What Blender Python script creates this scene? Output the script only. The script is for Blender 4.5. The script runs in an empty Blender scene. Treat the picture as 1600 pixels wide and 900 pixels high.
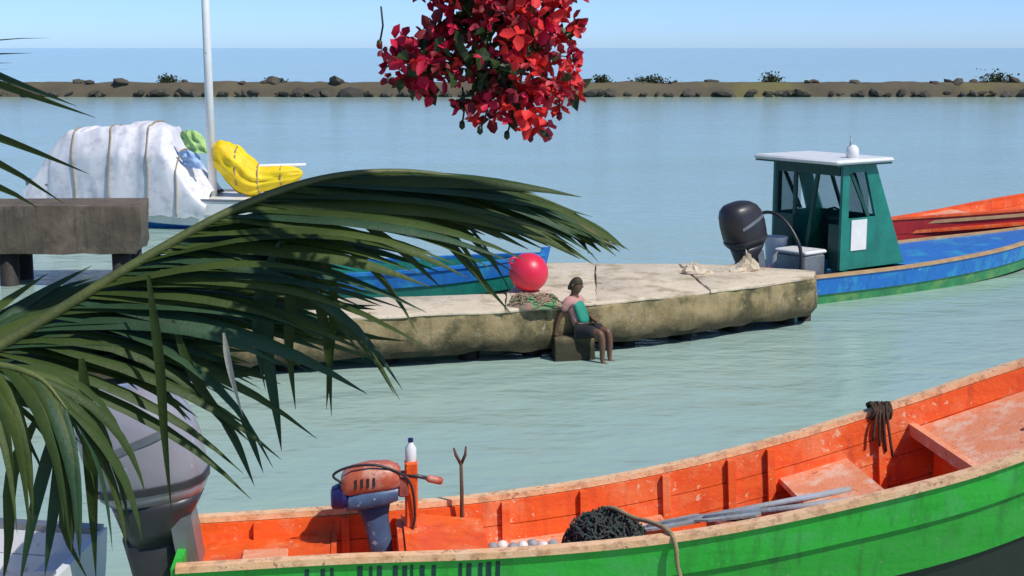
import bpy, math, random
from mathutils import Vector, Matrix, noise as mnoise
random.seed(7)
R = math.radians
scene = bpy.context.scene
col = scene.collection

# ------------------------------------------------------------------ camera, sky, sun, exposure
CAM_H, PITCH, FPX = 4.0, R(9.58), 2222.0
cam_d = bpy.data.cameras.new('camera'); cam_d.lens = 50; cam_d.sensor_width = 36; cam_d.clip_end = 60000; cam_d.clip_start = .05
cam = bpy.data.objects.new('camera', cam_d); col.objects.link(cam)
cam.location = (0, 0, CAM_H); cam.rotation_euler = (math.pi/2 - PITCH, 0, 0)
scene.camera = cam
SUN = Vector((0.62, -0.52, 1.0)).normalized()
world = bpy.data.worlds.new('World'); scene.world = world; world.use_nodes = True
wn = world.node_tree
sky = wn.nodes.new('ShaderNodeTexSky'); sky.sky_type = 'NISHITA'; sky.sun_disc = False
sky.sun_elevation = math.asin(SUN.z); sky.sun_rotation = math.atan2(SUN.x, SUN.y)
sky.air_density = 0.45; sky.dust_density = 0.42; sky.ozone_density = 8.0
wn.nodes['Background'].inputs['Strength'].default_value = 0.15
wn.links.new(sky.outputs[0], wn.nodes['Background'].inputs['Color'])
sd = bpy.data.lights.new('sun', 'SUN'); sd.energy = 3.4; sd.angle = R(0.53); sd.color = (1, .955, .88)
so = bpy.data.objects.new('sun', sd); col.objects.link(so)
so.rotation_euler = (-SUN).to_track_quat('-Z', 'Y').to_euler()
so.location = (6, -6, 12)
vs = scene.view_settings; vs.view_transform = 'Standard'; vs.look = 'None'; vs.exposure = 0.2; vs.gamma = 1; vs.use_curve_mapping = False

# ------------------------------------------------------------------ pixel helpers (photo pixels 1600 x 900)
def ray(px, py):
    u, v = (px-800)/FPX, (450-py)/FPX
    return Vector((u, math.cos(PITCH)+v*math.sin(PITCH), -math.sin(PITCH)+v*math.cos(PITCH)))
def atz(px, py, z):
    r = ray(px, py); t = (z-CAM_H)/r.z
    return Vector((0, 0, CAM_H)) + r*t
def aty(px, py, y):
    r = ray(px, py); return Vector((0, 0, CAM_H)) + r*(y/r.y)

# ------------------------------------------------------------------ materials
def pm(name, c1, c2=None, scale=6.0, rough=.6, bump=0.0, bscale=None, spec=.5, metallic=0, trans=0, c3=None, s3=1.5, coat=0, chips=None, tide=None, streak=None, drip=None):
    m = bpy.data.materials.new(name); m.use_nodes = True
    nt = m.node_tree; b = nt.nodes['Principled BSDF']
    b.inputs['Roughness'].default_value = rough
    b.inputs['Specular IOR Level'].default_value = spec
    b.inputs['Metallic'].default_value = metallic
    b.inputs['Coat Weight'].default_value = coat
    tc = nt.nodes.new('ShaderNodeTexCoord')
    def nz(s, det=5, st=None):
        n = nt.nodes.new('ShaderNodeTexNoise'); n.inputs['Scale'].default_value = s; n.inputs['Detail'].default_value = det
        n.inputs['Roughness'].default_value = .62
        if st:
            mp = nt.nodes.new('ShaderNodeMapping'); mp.inputs['Scale'].default_value = st
            nt.links.new(tc.outputs['Object'], mp.inputs['Vector']); nt.links.new(mp.outputs[0], n.inputs['Vector'])
        else: nt.links.new(tc.outputs['Object'], n.inputs['Vector'])
        return n
    if c2 is None: c2 = tuple(x*.78 for x in c1)
    n1 = nz(scale, 5, streak)
    cr = nt.nodes.new('ShaderNodeValToRGB'); cr.color_ramp.elements[0].position = .34; cr.color_ramp.elements[1].position = .66
    cr.color_ramp.elements[0].color = (*c2, 1); cr.color_ramp.elements[1].color = (*c1, 1)
    nt.links.new(n1.outputs['Fac'], cr.inputs['Fac'])
    outc = cr.outputs['Color']
    if c3:
        n3 = nz(s3, 8)
        r3 = nt.nodes.new('ShaderNodeValToRGB'); r3.color_ramp.elements[0].position = .5; r3.color_ramp.elements[1].position = .63
        nt.links.new(n3.outputs['Fac'], r3.inputs['Fac'])
        mx = nt.nodes.new('ShaderNodeMix'); mx.data_type = 'RGBA'
        nt.links.new(r3.outputs['Color'], mx.inputs['Factor']); nt.links.new(outc, mx.inputs[6]); mx.inputs[7].default_value = (*c3, 1)
        outc = mx.outputs[2]
    if drip:
        dcol, amt = drip
        nd = nz(3.0, 7, (3.2, 3.2, .35)); rd_ = nt.nodes.new('ShaderNodeMapRange'); rd_.inputs['From Min'].default_value = .52; rd_.inputs['From Max'].default_value = .72
        rd_.inputs['To Min'].default_value = 0; rd_.inputs['To Max'].default_value = amt
        nt.links.new(nd.outputs['Fac'], rd_.inputs['Value'])
        mx = nt.nodes.new('ShaderNodeMix'); mx.data_type = 'RGBA'
        nt.links.new(rd_.outputs[0], mx.inputs['Factor']); nt.links.new(outc, mx.inputs[6]); mx.inputs[7].default_value = (*dcol, 1)
        outc = mx.outputs[2]
    if chips:
        cc_, sc_, th_ = chips
        nc = nz(sc_, 9); rc = nt.nodes.new('ShaderNodeValToRGB'); rc.color_ramp.elements[0].position = th_; rc.color_ramp.elements[1].position = th_+.03
        nm_ = nz(sc_*.13, 2); mm = nt.nodes.new('ShaderNodeMath'); mm.operation = 'MULTIPLY_ADD'; mm.inputs[1].default_value = .35
        nt.links.new(nm_.outputs['Fac'], mm.inputs[0]); nt.links.new(nc.outputs['Fac'], mm.inputs[2])
        nt.links.new(mm.outputs[0], rc.inputs['Fac'])
        mx = nt.nodes.new('ShaderNodeMix'); mx.data_type = 'RGBA'
        nt.links.new(rc.outputs['Color'], mx.inputs['Factor']); nt.links.new(outc, mx.inputs[6]); mx.inputs[7].default_value = (*cc_, 1)
        outc = mx.outputs[2]
    if tide:
        tcol, z0, z1 = tide
        ge = nt.nodes.new('ShaderNodeNewGeometry'); sp = nt.nodes.new('ShaderNodeSeparateXYZ'); nt.links.new(ge.outputs['Position'], sp.inputs[0])
        nt_ = nz(2.5, 6); ad = nt.nodes.new('ShaderNodeMath'); ad.operation = 'MULTIPLY_ADD'; ad.inputs[1].default_value = -.35
        nt.links.new(nt_.outputs['Fac'], ad.inputs[0]); nt.links.new(sp.outputs['Z'], ad.inputs[2])
        mp = nt.nodes.new('ShaderNodeMapRange'); mp.inputs['From Min'].default_value = z0-.17; mp.inputs['From Max'].default_value = z1-.17; mp.inputs['To Min'].default_value = 1; mp.inputs['To Max'].default_value = 0
        nt.links.new(ad.outputs[0], mp.inputs['Value'])
        mx = nt.nodes.new('ShaderNodeMix'); mx.data_type = 'RGBA'
        nt.links.new(mp.outputs[0], mx.inputs['Factor']); nt.links.new(outc, mx.inputs[6]); mx.inputs[7].default_value = (*tcol, 1)
        outc = mx.outputs[2]
    nt.links.new(outc, b.inputs['Base Color'])
    if bump:
        nb = nz(bscale or scale*3, 8)
        bp = nt.nodes.new('ShaderNodeBump'); bp.inputs['Strength'].default_value = bump; bp.inputs['Distance'].default_value = .02
        nt.links.new(nb.outputs['Fac'], bp.inputs['Height']); nt.links.new(bp.outputs['Normal'], b.inputs['Normal'])
    if trans:
        tr = nt.nodes.new('ShaderNodeBsdfTranslucent'); nt.links.new(outc, tr.inputs['Color'])
        ms = nt.nodes.new('ShaderNodeMixShader'); ms.inputs[0].default_value = trans
        nt.links.new(b.outputs[0], ms.inputs[1]); nt.links.new(tr.outputs[0], ms.inputs[2])
        nt.links.new(ms.outputs[0], nt.nodes['Material Output'].inputs['Surface'])
    return m

M = {}
M['green'] = pm('green_paint', (.04, .55, .05), (.025, .47, .035), 3, .42, .25, 30, c3=(.06, .50, .09), s3=4, chips=((.16, .52, .16), 26, 0.850), streak=(.35, 1, 7), drip=((.03, .16, .03), .55))
M['green2'] = pm('lower_green_paint', (.035, .44, .042), (.024, .37, .03), 3, .45, .25, 30, c3=(.05, .40, .06), s3=5, chips=((.20, .42, .20), 24, 0.850), streak=(.35, 1, 7), drip=((.03, .12, .03), .6))
M['tar'] = pm('dark_bottom_paint', (.018, .03, .022), (.03, .035, .028), 4, .6, .3)  # one dark colour for the lowest hull planks
M['orange'] = pm('orange_paint', (.88, .125, .012), (.80, .085, .010), 4, .5, .3, 28, c3=(.84, .20, .07), s3=3.2, chips=((.80, .42, .26), 24, 0.810), streak=(.35, 1, 5), drip=((.42, .04, .012), .6))
M['orange_worn'] = pm('worn_orange_paint', (.84, .36, .21), (.82, .27, .12), 5, .65, .4, 40, c3=(.84, .52, .37), s3=6, chips=((.45, .13, .07), 22, 0.810))
M['peach'] = pm('peach_rail_paint', (.90, .60, .36), (.86, .48, .24), 9, .55, .3, 40, c3=(.6, .33, .18), s3=12, chips=((.42, .22, .12), 30, 0.800))
M['concrete'] = pm('weathered_concrete', (.68, .58, .44), (.58, .49, .36), 3.5, .95, 1, 14, c3=(.40, .33, .22), s3=2.3, chips=((.22, .18, .12), 7, .82))
M['concrete_wet'] = pm('algae_stained_concrete', (.38, .295, .155), (.24, .185, .085), 3.4, .95, 1.0, 12, c3=(.085, .078, .035), s3=2.2, tide=((.045, .042, .022), .20, .42), chips=((.34, .29, .19), 9, .80), drip=((.10, .085, .045), .6))
M['jetty'] = pm('dark_concrete', (.15, .115, .08), (.085, .068, .05), 2.5, .9, .9, 8, c3=(.2, .16, .12), s3=1.2, drip=((.05, .045, .035), .7))
M['pile'] = pm('wet_dark_pile', (.035, .03, .024), (.02, .018, .015), 5, .7, .6)
M['white'] = pm('white_paint', (.78, .79, .78), (.70, .71, .71), 4, .4, .1, chips=((.5, .46, .40), 14, 0.840))
M['tarp'] = pm('white_tarpaulin', (.76, .76, .79), (.70, .70, .745), 2.2, .6, .5, 4, c3=(.57, .56, .62), s3=3.4)
M['yellow'] = pm('yellow_sailcloth', (.86, .66, .008), (.80, .52, .006), 3, .6, .5, 7)
M['blue'] = pm('blue_paint', (.012, .13, .52), (.018, .19, .55), 2.2, .45, .2, 20, c3=(.03, .30, .55), s3=2.2, chips=((.35, .5, .65), 18, 0.850), drip=((.02, .07, .2), .6))
M['teal'] = pm('teal_paint', (.012, .22, .17), (.008, .15, .12), 3, .42, .15, 20, chips=((.2, .42, .36), 18, 0.860), drip=((.01, .09, .07), .6))
M['teal_dark'] = pm('dark_teal_paint', (.008, .07, .055), (.006, .05, .04), 3, .5, .15, 20)
M['hullgreen'] = pm('hull_green_paint', (.05, .30, .10), (.03, .20, .08), 3, .5, .2, 20, c3=(.16, .34, .10), s3=2.4)
M['red'] = pm('faded_red_paint', (.48, .03, .035), (.34, .02, .025), 3, .5, .2, 20)
M['tan'] = pm('tan_rail', (.55, .36, .18), (.42, .25, .12), 5, .6, .2)
M['cowl'] = pm('grey_cowl_plastic', (.31, .30, .33), (.25, .24, .275), 2.5, .3, .05, spec=.6, coat=.5, chips=((.42, .41, .44), 22, .82), drip=((.22, .21, .22), .4))
M['cowl_dark'] = pm('charcoal_plastic', (.045, .043, .05), (.03, .03, .035), 3, .38, .1)
M['black'] = pm('black_plastic', (.022, .021, .026), (.035, .03, .038), 3, .4, .1)
M['metal'] = pm('grey_metal', (.30, .31, .33), (.22, .23, .25), 5, .4, .1, metallic=.6)
M['bluegrey'] = pm('blue_grey_paint', (.085, .15, .27), (.05, .075, .15), 5, .45, .1, chips=((.30, .32, .38), 30, 0.790))
M['navy'] = pm('navy_plastic', (.025, .025, .14), (.015, .015, .09), 4, .4)
M['redpink'] = pm('sun_faded_red_plastic', (.60, .15, .07), (.40, .07, .04), 5, .45, .1, c3=(.62, .30, .22), s3=7, chips=((.30, .10, .08), 30, 0.790))
M['net'] = pm('dark_green_netting', (.05, .095, .08), (.06, .045, .05), 14, .9, 1, 60)
M['net_pink'] = pm('pink_netting', (.46, .24, .19), (.30, .28, .16), 9, .9, 1, 50, c3=(.10, .34, .14), s3=6)
M['rope'] = pm('tan_rope', (.50, .38, .22), (.32, .24, .12), 20, .9, .8, 90)
M['rope_dark'] = pm('dark_rope', (.10, .06, .04), (.05, .03, .02), 20, .9, .8, 90)
M['stick'] = pm('brown_wood', (.14, .075, .045), (.08, .045, .03), 12, .8, .4)
M['wood_grey'] = pm('grey_oar_wood', (.36, .38, .40), (.22, .25, .26), 7, .7, .4, c3=(.30, .36, .46), s3=4)
M['buoy'] = pm('red_buoy_plastic', (.72, .018, .06), (.66, .03, .075), 3, .38, .05)
M['rust'] = pm('rusty_box_paint', (.42, .12, .09), (.25, .05, .04), 6, .7, .4)
M['rachis'] = pm('frond_rib', (.11, .135, .035), (.07, .09, .024), 12, .5, .3)
M['leaf'] = pm('palm_leaflet', (.058, .098, .022), (.036, .064, .014), 5, .5, .2, 60, trans=.26, spec=.3)
M['leaf2'] = pm('palm_leaflet_olive', (.085, .125, .026), (.052, .082, .017), 5, .5, .2, 60, trans=.26, spec=.3)
M['leaf3'] = pm('palm_leaflet_blue_green', (.044, .105, .05), (.028, .066, .03), 5, .5, .2, 60, trans=.26, spec=.3)
M['leaf_dry'] = pm('browned_palm_leaflet', (.20, .14, .06), (.12, .10, .035), 6, .6, .2, 60, trans=.14)
M['leaf_pale'] = pm('dry_palm_leaflet', (.60, .58, .46), (.45, .42, .30), 6, .5, .2, 60, trans=.2)
M['trunk'] = pm('palm_trunk_bark', (.20, .16, .12), (.11, .09, .07), 6, .9, 1, 20)
M['bract1'] = pm('crimson_bract', (.72, .012, .07), (.58, .010, .045), 9, .6, .2, 50, trans=.3)
M['bract2'] = pm('scarlet_bract', (.90, .055, .045), (.80, .03, .035), 9, .6, .2, 50, trans=.3)  # brightened to paint in the sunlit right side of the bunch
M['bract3'] = pm('dark_red_bract', (.26, .012, .022), (.18, .01, .016), 9, .6, .2, 50, trans=.25)
M['bract4'] = pm('pink_bract', (.72, .10, .12), (.62, .05, .09), 9, .6, .2, 50, trans=.3)
M['bleaf'] = pm('vine_leaf', (.035, .075, .018), (.02, .045, .012), 8, .45, .2, 50, trans=.2)
M['stem'] = pm('vine_stem', (.085, .075, .03), (.05, .04, .02), 15, .8, .4)
M['skin'] = pm('skin', (.15, .075, .045), (.13, .06, .038), 6, .5, .05)
M['hair'] = pm('hair', (.035, .025, .015), (.06, .045, .02), 30, .7, .5)
M['pink_shirt'] = pm('pink_cotton', (.55, .30, .27), (.46, .22, .20), 8, .85, .4, 30)
M['vest'] = pm('green_vest', (.015, .28, .19), (.01, .20, .14), 8, .7, .3, 30)
M['shorts'] = pm('dark_shorts', (.02, .02, .024), (.012, .012, .015), 8, .9, .3, 30)
M['rock'] = pm('brown_rock', (.10, .088, .066), (.066, .058, .046), .9, .95, 1, 3)
M['rock2'] = pm('dark_rock', (.07, .062, .05), (.045, .04, .034), .9, .95, 1, 3)
M['bank'] = pm('sandy_bank', (.125, .105, .065), (.085, .073, .05), .35, .95, 1, 1.2, c3=(.14, .125, .05), s3=.12)
M['scrub'] = pm('scrub_leaf', (.06, .085, .03), (.04, .055, .025), 3, .7, .3, trans=.15)
M['quay'] = pm('quay_concrete', (.34, .32, .29), (.27, .25, .22), 1.5, .9, .6, 6)
M['dark'] = pm('painted_lettering', (.008, .06, .05), (.006, .045, .04), 8, .5)
M['glass'] = pm('cabin_glass', (.5, .55, .56), (.45, .5, .52), 2, .08)
M['placard'] = pm('white_placard', (.80, .78, .78), (.72, .70, .70), 8, .5)
g = M['glass'].node_tree.nodes['Principled BSDF']; g.inputs['Transmission Weight'].default_value = 1; g.inputs['IOR'].default_value = 1.02

# ------------------------------------------------------------------ mesh helpers
class B:
    def __init__(s): s.v = []; s.f = []
    def add(s, vs_, fs):
        o = len(s.v); s.v += [tuple(v) for v in vs_]; s.f += [tuple(i+o for i in f) for f in fs]; return s
    def loft(s, rings, closed=True, caps=True):
        n = len(rings[0]); o = len(s.v)
        for r in rings: s.v += [tuple(p) for p in r]
        for k in range(len(rings)-1):
            for i in range(n if closed else n-1):
                j = (i+1) % n
                s.f.append((o+k*n+i, o+k*n+j, o+(k+1)*n+j, o+(k+1)*n+i))
        if caps and closed:
            s.f.append(tuple(o+i for i in reversed(range(n))))
            e = o+(len(rings)-1)*n; s.f.append(tuple(e+i for i in range(n)))
        return s
    def tube(s, pts, rad, n=6):
        pts = [Vector(p) for p in pts]; rings = []
        if not hasattr(rad, '__len__'): rad = [rad]*len(pts)
        up = None
        for i, p in enumerate(pts):
            t = (pts[min(i+1, len(pts)-1)]-pts[max(i-1, 0)]).normalized()
            if up is None:
                up = Vector((0, 0, 1)) if abs(t.z) < .9 else Vector((1, 0, 0))
            a = t.cross(up).normalized(); b2 = a.cross(t).normalized(); up = b2
            rings.append([p+(a*math.cos(2*math.pi*k/n)+b2*math.sin(2*math.pi*k/n))*rad[i] for k in range(n)])
        return s.loft(rings)
    def box(s, c, size, rz=0, bev=.0, rot=None):
        c = Vector(c); x, y, z = [q/2 for q in size]
        m = rot or Matrix.Rotation(rz, 3, 'Z')
        if not bev:
            vv = [Vector((a, b2, d)) for a in (-x, x) for b2 in (-y, y) for d in (-z, z)]
            return s.add([c+m@q for q in vv], [(0, 1, 3, 2), (4, 6, 7, 5), (0, 4, 5, 1), (2, 3, 7, 6), (0, 2, 6, 4), (1, 5, 7, 3)])
        b3 = min(bev, x*.9, y*.9, z*.9); rings = []
        for (dz, k) in ((-z, b3), (-z+b3, 0), (z-b3, 0), (z, b3)):
            xx, yy = x-k, y-k; q = b3 if k == 0 else b3*.6
            pts = [(xx-q, -yy), (xx, -yy+q), (xx, yy-q), (xx-q, yy), (-xx+q, yy), (-xx, yy-q), (-xx, -yy+q), (-xx+q, -yy)]
            rings.append([c+m@Vector((a, b2, dz)) for a, b2 in pts])
        return s.loft(rings)
    def lathe(s, prof, n=16, c=(0, 0, 0)):
        c = Vector(c)
        return s.loft([[c+Vector((r*math.cos(2*math.pi*k/n), r*math.sin(2*math.pi*k/n), z)) for k in range(n)] for r, z in prof])

ROOTM = {}
def ob(name, b, mat, parent=None, smooth=False, world=False):
    me = bpy.data.meshes.new(name); me.from_pydata([tuple(v) for v in b.v], [], b.f); me.update()
    if mat: me.materials.append(M[mat] if isinstance(mat, str) else mat)
    if smooth:
        me.polygons.foreach_set('use_smooth', [True]*len(me.polygons))
        if smooth == 'auto':
            import bmesh
            bm = bmesh.new(); bm.from_mesh(me)
            for e in bm.edges:
                if len(e.link_faces) == 2 and e.calc_face_angle(0) > R(38): e.smooth = False
            bm.to_mesh(me); bm.free()
    return obm(name, me, parent, world)
def obm(name, me, parent=None, world=False):
    o = bpy.data.objects.new(name, me); col.objects.link(o)
    if parent is not None:
        o.parent = parent
        if world and parent.name in ROOTM: o.matrix_parent_inverse = ROOTM[parent.name].inverted()
    return o
def fixn(o):
    import bmesh
    bm = bmesh.new(); bm.from_mesh(o.data); bmesh.ops.recalc_face_normals(bm, faces=bm.faces); bm.to_mesh(o.data); bm.free(); return o
def thing(name, label, cat, loc=(0, 0, 0), rz=0, group=None):
    o = bpy.data.objects.new(name, None); col.objects.link(o); o.location = loc; o.rotation_euler = (0, 0, rz)
    ROOTM[o.name] = Matrix.Translation(Vector(loc)) @ Matrix.Rotation(rz, 4, 'Z')
    return tag(o, label, cat, group)
def tag(o, label, cat, group=None):
    o['label'] = label; o['category'] = cat
    if group: o['group'] = group
    return o
def struct(o): o['kind'] = 'structure'; return o
def itp(xs, ys, x):                                  # smooth (Catmull-Rom) interpolation
    if x <= xs[0]: return ys[0]
    if x >= xs[-1]: return ys[-1]
    i = max(k for k in range(len(xs)) if xs[k] <= x); i = min(i, len(xs)-2)
    t = (x-xs[i])/(xs[i+1]-xs[i])
    p1, p2 = ys[i], ys[i+1]; p0 = ys[i-1] if i > 0 else 2*p1-p2; p3 = ys[i+2] if i+2 < len(ys) else 2*p2-p1
    return .5*((2*p1)+(-p0+p2)*t+(2*p0-5*p1+4*p2-p3)*t*t+(-p0+3*p1-3*p2+p3)*t**3)
def spline(pts, n):
    m = len(pts)-1; out = []
    for i in range(n):
        u = m*i/(n-1); k = min(int(u), m-1); t = u-k
        p1, p2 = Vector(pts[k]), Vector(pts[k+1])
        p0 = Vector(pts[k-1]) if k else 2*p1-p2; p3 = Vector(pts[k+2]) if k+2 <= m else 2*p2-p1
        out.append(.5*((2*p1)+(-p0+p2)*t+(2*p0-5*p1+4*p2-p3)*t*t+(-p0+3*p1-3*p2+p3)*t**3))
    return out
def nz3(p, s): return mnoise.noise(Vector(p)*s)

# ------------------------------------------------------------------ water, sky-line, banks
def water_mat():
    m = bpy.data.materials.new('lagoon_water'); m.use_nodes = True; nt = m.node_tree; b = nt.nodes['Principled BSDF']
    tc = nt.nodes.new('ShaderNodeTexCoord')
    def nz(s, det, sc=(1, 1, 1)):
        mp = nt.nodes.new('ShaderNodeMapping'); mp.inputs['Scale'].default_value = sc
        nt.links.new(tc.outputs['Object'], mp.inputs['Vector'])
        n = nt.nodes.new('ShaderNodeTexNoise'); n.inputs['Scale'].default_value = s; n.inputs['Detail'].default_value = det
        nt.links.new(mp.outputs[0], n.inputs['Vector']); return n
    big = nz(.045, 4, (.5, 1, 1))
    cr = nt.nodes.new('ShaderNodeValToRGB')
    cr.color_ramp.elements[0].position = .35; cr.color_ramp.elements[0].color = (.31, .435, .375, 1)
    cr.color_ramp.elements[1].position = .68; cr.color_ramp.elements[1].color = (.34, .48, .42, 1)
    nt.links.new(big.outputs['Fac'], cr.inputs['Fac']); nt.links.new(cr.outputs[0], b.inputs['Base Color'])
    b.inputs['Roughness'].default_value = .14; b.inputs['IOR'].default_value = 1.33; b.inputs['Specular IOR Level'].default_value = .22
    n1 = nz(1.1, 3, (.7, 1.15, 1)); n2 = nz(5.5, 4, (.7, 1.2, 1))
    b1 = nt.nodes.new('ShaderNodeBump'); b1.inputs['Strength'].default_value = .55; b1.inputs['Distance'].default_value = .11
    b2 = nt.nodes.new('ShaderNodeBump'); b2.inputs['Strength'].default_value = .45; b2.inputs['Distance'].default_value = .03
    gust = nz(.16, 3, (.45, 1, 1)); mr = nt.nodes.new('ShaderNodeMapRange'); mr.inputs['From Min'].default_value = .35; mr.inputs['From Max'].default_value = .65
    mr.inputs['To Min'].default_value = .18; mr.inputs['To Max'].default_value = .75
    nt.links.new(gust.outputs['Fac'], mr.inputs['Value']); nt.links.new(mr.outputs[0], b2.inputs['Strength'])
    nt.links.new(n1.outputs['Fac'], b1.inputs['Height']); nt.links.new(n2.outputs['Fac'], b2.inputs['Height'])
    nt.links.new(b1.outputs['Normal'], b2.inputs['Normal']); nt.links.new(b2.outputs['Normal'], b.inputs['Normal'])
    return m
M['water'] = water_mat()
struct(ob('water', B().add([(-30000, -200, 0), (30000, -200, 0), (30000, 45000, 0), (-30000, 45000, 0)], [(0, 1, 2, 3)]), 'water'))
struct(ob('seabed', B().add([(-30000, -200, -4), (30000, -200, -4), (30000, 45000, -4), (-30000, 45000, -4)], [(0, 1, 2, 3)]), 'bank'))

# low bank that closes the lagoon, with boulders
def bank():
    b = B(); rings = []
    for i in range(241):
        x = -78+156*i/240
        w = 1+.12*nz3((x, 3, 0), .11); top = 1.18+.16*nz3((x, 0, 0), .35)+.10*nz3((x, 9, 0), 1.2)
        y = 120+.6*nz3((x, 5, 5), .15)
        rings.append([(x, y-1.7*w, -.5), (x, y-1.2*w+.2*nz3((x, 1, 1), .9), .16), (x, y-.8*w, .62+.2*nz3((x, 2, 2), .8)), (x, y-.35, top-.1), (x, y+1.2, top), (x, y+2.6, top-.25), (x, y+4, .2), (x, y+4.6, -.5)])
    b.loft(rings, closed=False, caps=False)
    return struct(ob('bank', b, 'bank', smooth=True))
bk = bank()
def rock_mesh(seed, mat):
    import bmesh
    bm = bmesh.new(); bmesh.ops.create_icosphere(bm, subdivisions=1, radius=1)
    for v in bm.verts:
        v.co *= 1+.33*mnoise.noise(v.co*1.3+Vector((seed*7.1, 0, 0))); v.co.z *= .72
    me = bpy.data.meshes.new('boulder'); bm.to_mesh(me); bm.free(); me.materials.append(M[mat]); return me
rocks = [rock_mesh(i, 'rock' if i % 3 else 'rock2') for i in range(9)]
rr = random.Random(3)
for i in range(295):
    x = -74+148*i/295+rr.uniform(-.5, .5); hi = rr.random() < .25
    o = bpy.data.objects.new('boulder', rr.choice(rocks)); col.objects.link(o); o.parent = bk
    big = .5+.5*nz3((x, 0, 4), .12)
    s = rr.choice((.2, .26, .3, .36, .42, .6))*rr.uniform(.8, 1.15)*(.75+.6*max(0, big))
    o.location = (x, 120+(rr.uniform(-.5, 1.2) if hi else rr.uniform(-1.7, -1.0)), (1.12 if hi else rr.uniform(.12, .3))+s*.15)
    o.scale = (s*rr.uniform(1, 1.7), s, s*rr.uniform(.6, .95)); o.rotation_euler = (rr.uniform(-.5, .5), rr.uniform(-.5, .5), rr.uniform(0, 6))
def scrub(px, w, h, label):
    p = aty(px, 128, 121.0); t = thing('scrub_bush', label, 'bush', (p.x, 121.0, 1.0), 0, 'low bushes on the bank')
    r = random.Random(px); b = B(); st = B()
    for k in range(5):
        a = r.uniform(0, 6.28); st.tube([(0, 0, -.1), (math.cos(a)*w*.2, math.sin(a)*.2, h*.4), (math.cos(a)*w*.38, math.sin(a)*.35, h*.75)], [.05, .035, .015], 5)
    for k in range(420):
        u = Vector((r.gauss(0, .33), r.gauss(0, .3), abs(r.gauss(.35, .27))))
        c = Vector((u.x*w, u.y*.9, min(u.z, 1.1)*h)); n = Vector((r.uniform(-1, 1), r.uniform(-1, 1), r.uniform(-.3, 1))).normalized()
        a = n.orthogonal().normalized()*r.uniform(.07, .14); d = n.cross(a)*.8
        b.add([c-a, c-d, c+a, c+d], [(0, 1, 2, 3)])
    ob('crown', b, 'scrub', t); ob('stem', st, 'stem', t)
for px, w, h, l in ((940, .9, .8, 'small round dark bush on the low brown bank beside a wider flat-topped bush'), (1015, 2.2, .75, 'wide flat-topped dark bush on the low brown bank'),
                    (1205, 1.2, .95, 'dark bush with bare gap beside it on the brown bank behind the green cabin'), (1555, 1.8, 1.15, 'tallest bush on the bank, beyond the red open boat'),
                    (262, 1.0, .8, 'small dark bush on the bank beside the white mast'), (430, 1.2, .5, 'lowest dark bush on the bank between mast and red flowers')):
    scrub(px, w, h, l)
struct(ob('quay', B().box((0, -6, .7), (40, 18, 3.4)), 'quay'))

# ------------------------------------------------------------------ concrete pier
def prism(name, outline, z0, z1, mat, parent=None, seed=0, sub=.10, amp=.03, world=True):
    pts = []
    n = len(outline)
    for i in range(n):
        a, b2 = Vector(outline[i]), Vector(outline[(i+1) % n]); k = max(1, int((b2-a).length/sub))
        for j in range(k): pts.append(a.lerp(b2, j/k))
    c = sum(pts, Vector((0, 0)))/len(pts)
    def ring(z, ins, am):
        out = []
        for q in pts:
            d = Vector((nz3((q.x, q.y, z*1.5+seed), 1.1)+.8*nz3((q.x, q.y, z*3+seed), 4.3), nz3((q.x, q.y, z*1.5+seed+9), 1.1)+.8*nz3((q.x, q.y, z*3+seed+5), 4.3)))*am
            e = (c-q).normalized()*ins
            out.append((q.x+d.x+e.x, q.y+d.y+e.y, z+.6*am*nz3((q.x, q.y, seed+z*2+3), 2.1)))
        return out
    h = z1-z0
    b = B()
    zs = [(z0, .10, amp*2.2), (z0+h*.15, .03, amp*2), (z0+h*.4, 0, amp*1.6), (z0+h*.7, 0, amp*1.4), (z1-.02, .0, amp*1.2), (z1-.006, .006, amp), (z1, .02, amp*.8)]
    b.loft([ring(*q) for q in zs], caps=True)
    return b
def V2(v): return Vector((v.x, v.y))
ZD = .70
front = [V2(atz(-60, 528, ZD)), V2(atz(150, 519, ZD)), V2(atz(520, 497, ZD)), V2(atz(790, 484, ZD)), V2(atz(930, 474, ZD)), V2(atz(1110, 455, ZD)), V2(atz(1272, 434, ZD))]
back = [V2(atz(1276, 424, ZD)), V2(atz(1170, 417, ZD)), V2(atz(1060, 412, ZD)), V2(atz(930, 411, ZD)), V2(atz(842, 411, ZD)), V2(atz(790, 458, ZD)), V2(atz(520, 466, ZD)), V2(atz(150, 480, ZD)), V2(atz(-60, 488, ZD))]
base = front[3]
pier = thing('pier', 'low weathered concrete pier with algae-stained side and a person sitting on it', 'pier', (base.x, base.y, 0))
outline = front+back
F_, K_ = front, back
for i, pl_ in enumerate(([F_[0], F_[1], K_[7], K_[8]], [F_[1], F_[2], K_[6], K_[7]], [F_[2], F_[3], K_[5], K_[6]], [F_[3], F_[4], K_[3], K_[4], K_[5]], [F_[4], F_[5], K_[2], K_[3]], [F_[5], F_[6], K_[0], K_[1], K_[2]])):
    cq = sum(pl_, Vector((0, 0)))/len(pl_)
    ob('deck_slab', prism('deck', [p+(cq-p).normalized()*.013 for p in pl_], ZD-.06, ZD+(.0, .008, -.004, .006, 0, .01)[i], 'concrete', seed=1+i, amp=.016), 'concrete', pier, 'auto', True)
inner = []
cc = sum(outline, Vector((0, 0)))/len(outline)
ob('side_wall', prism('side', [p+(Vector((0, .012)) if p in front else Vector((0, -.03))) for p in outline], .13, ZD-.04, 'concrete_wet', seed=1, amp=.034), 'concrete_wet', pier, 'auto', True)
pr = random.Random(5)
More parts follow.
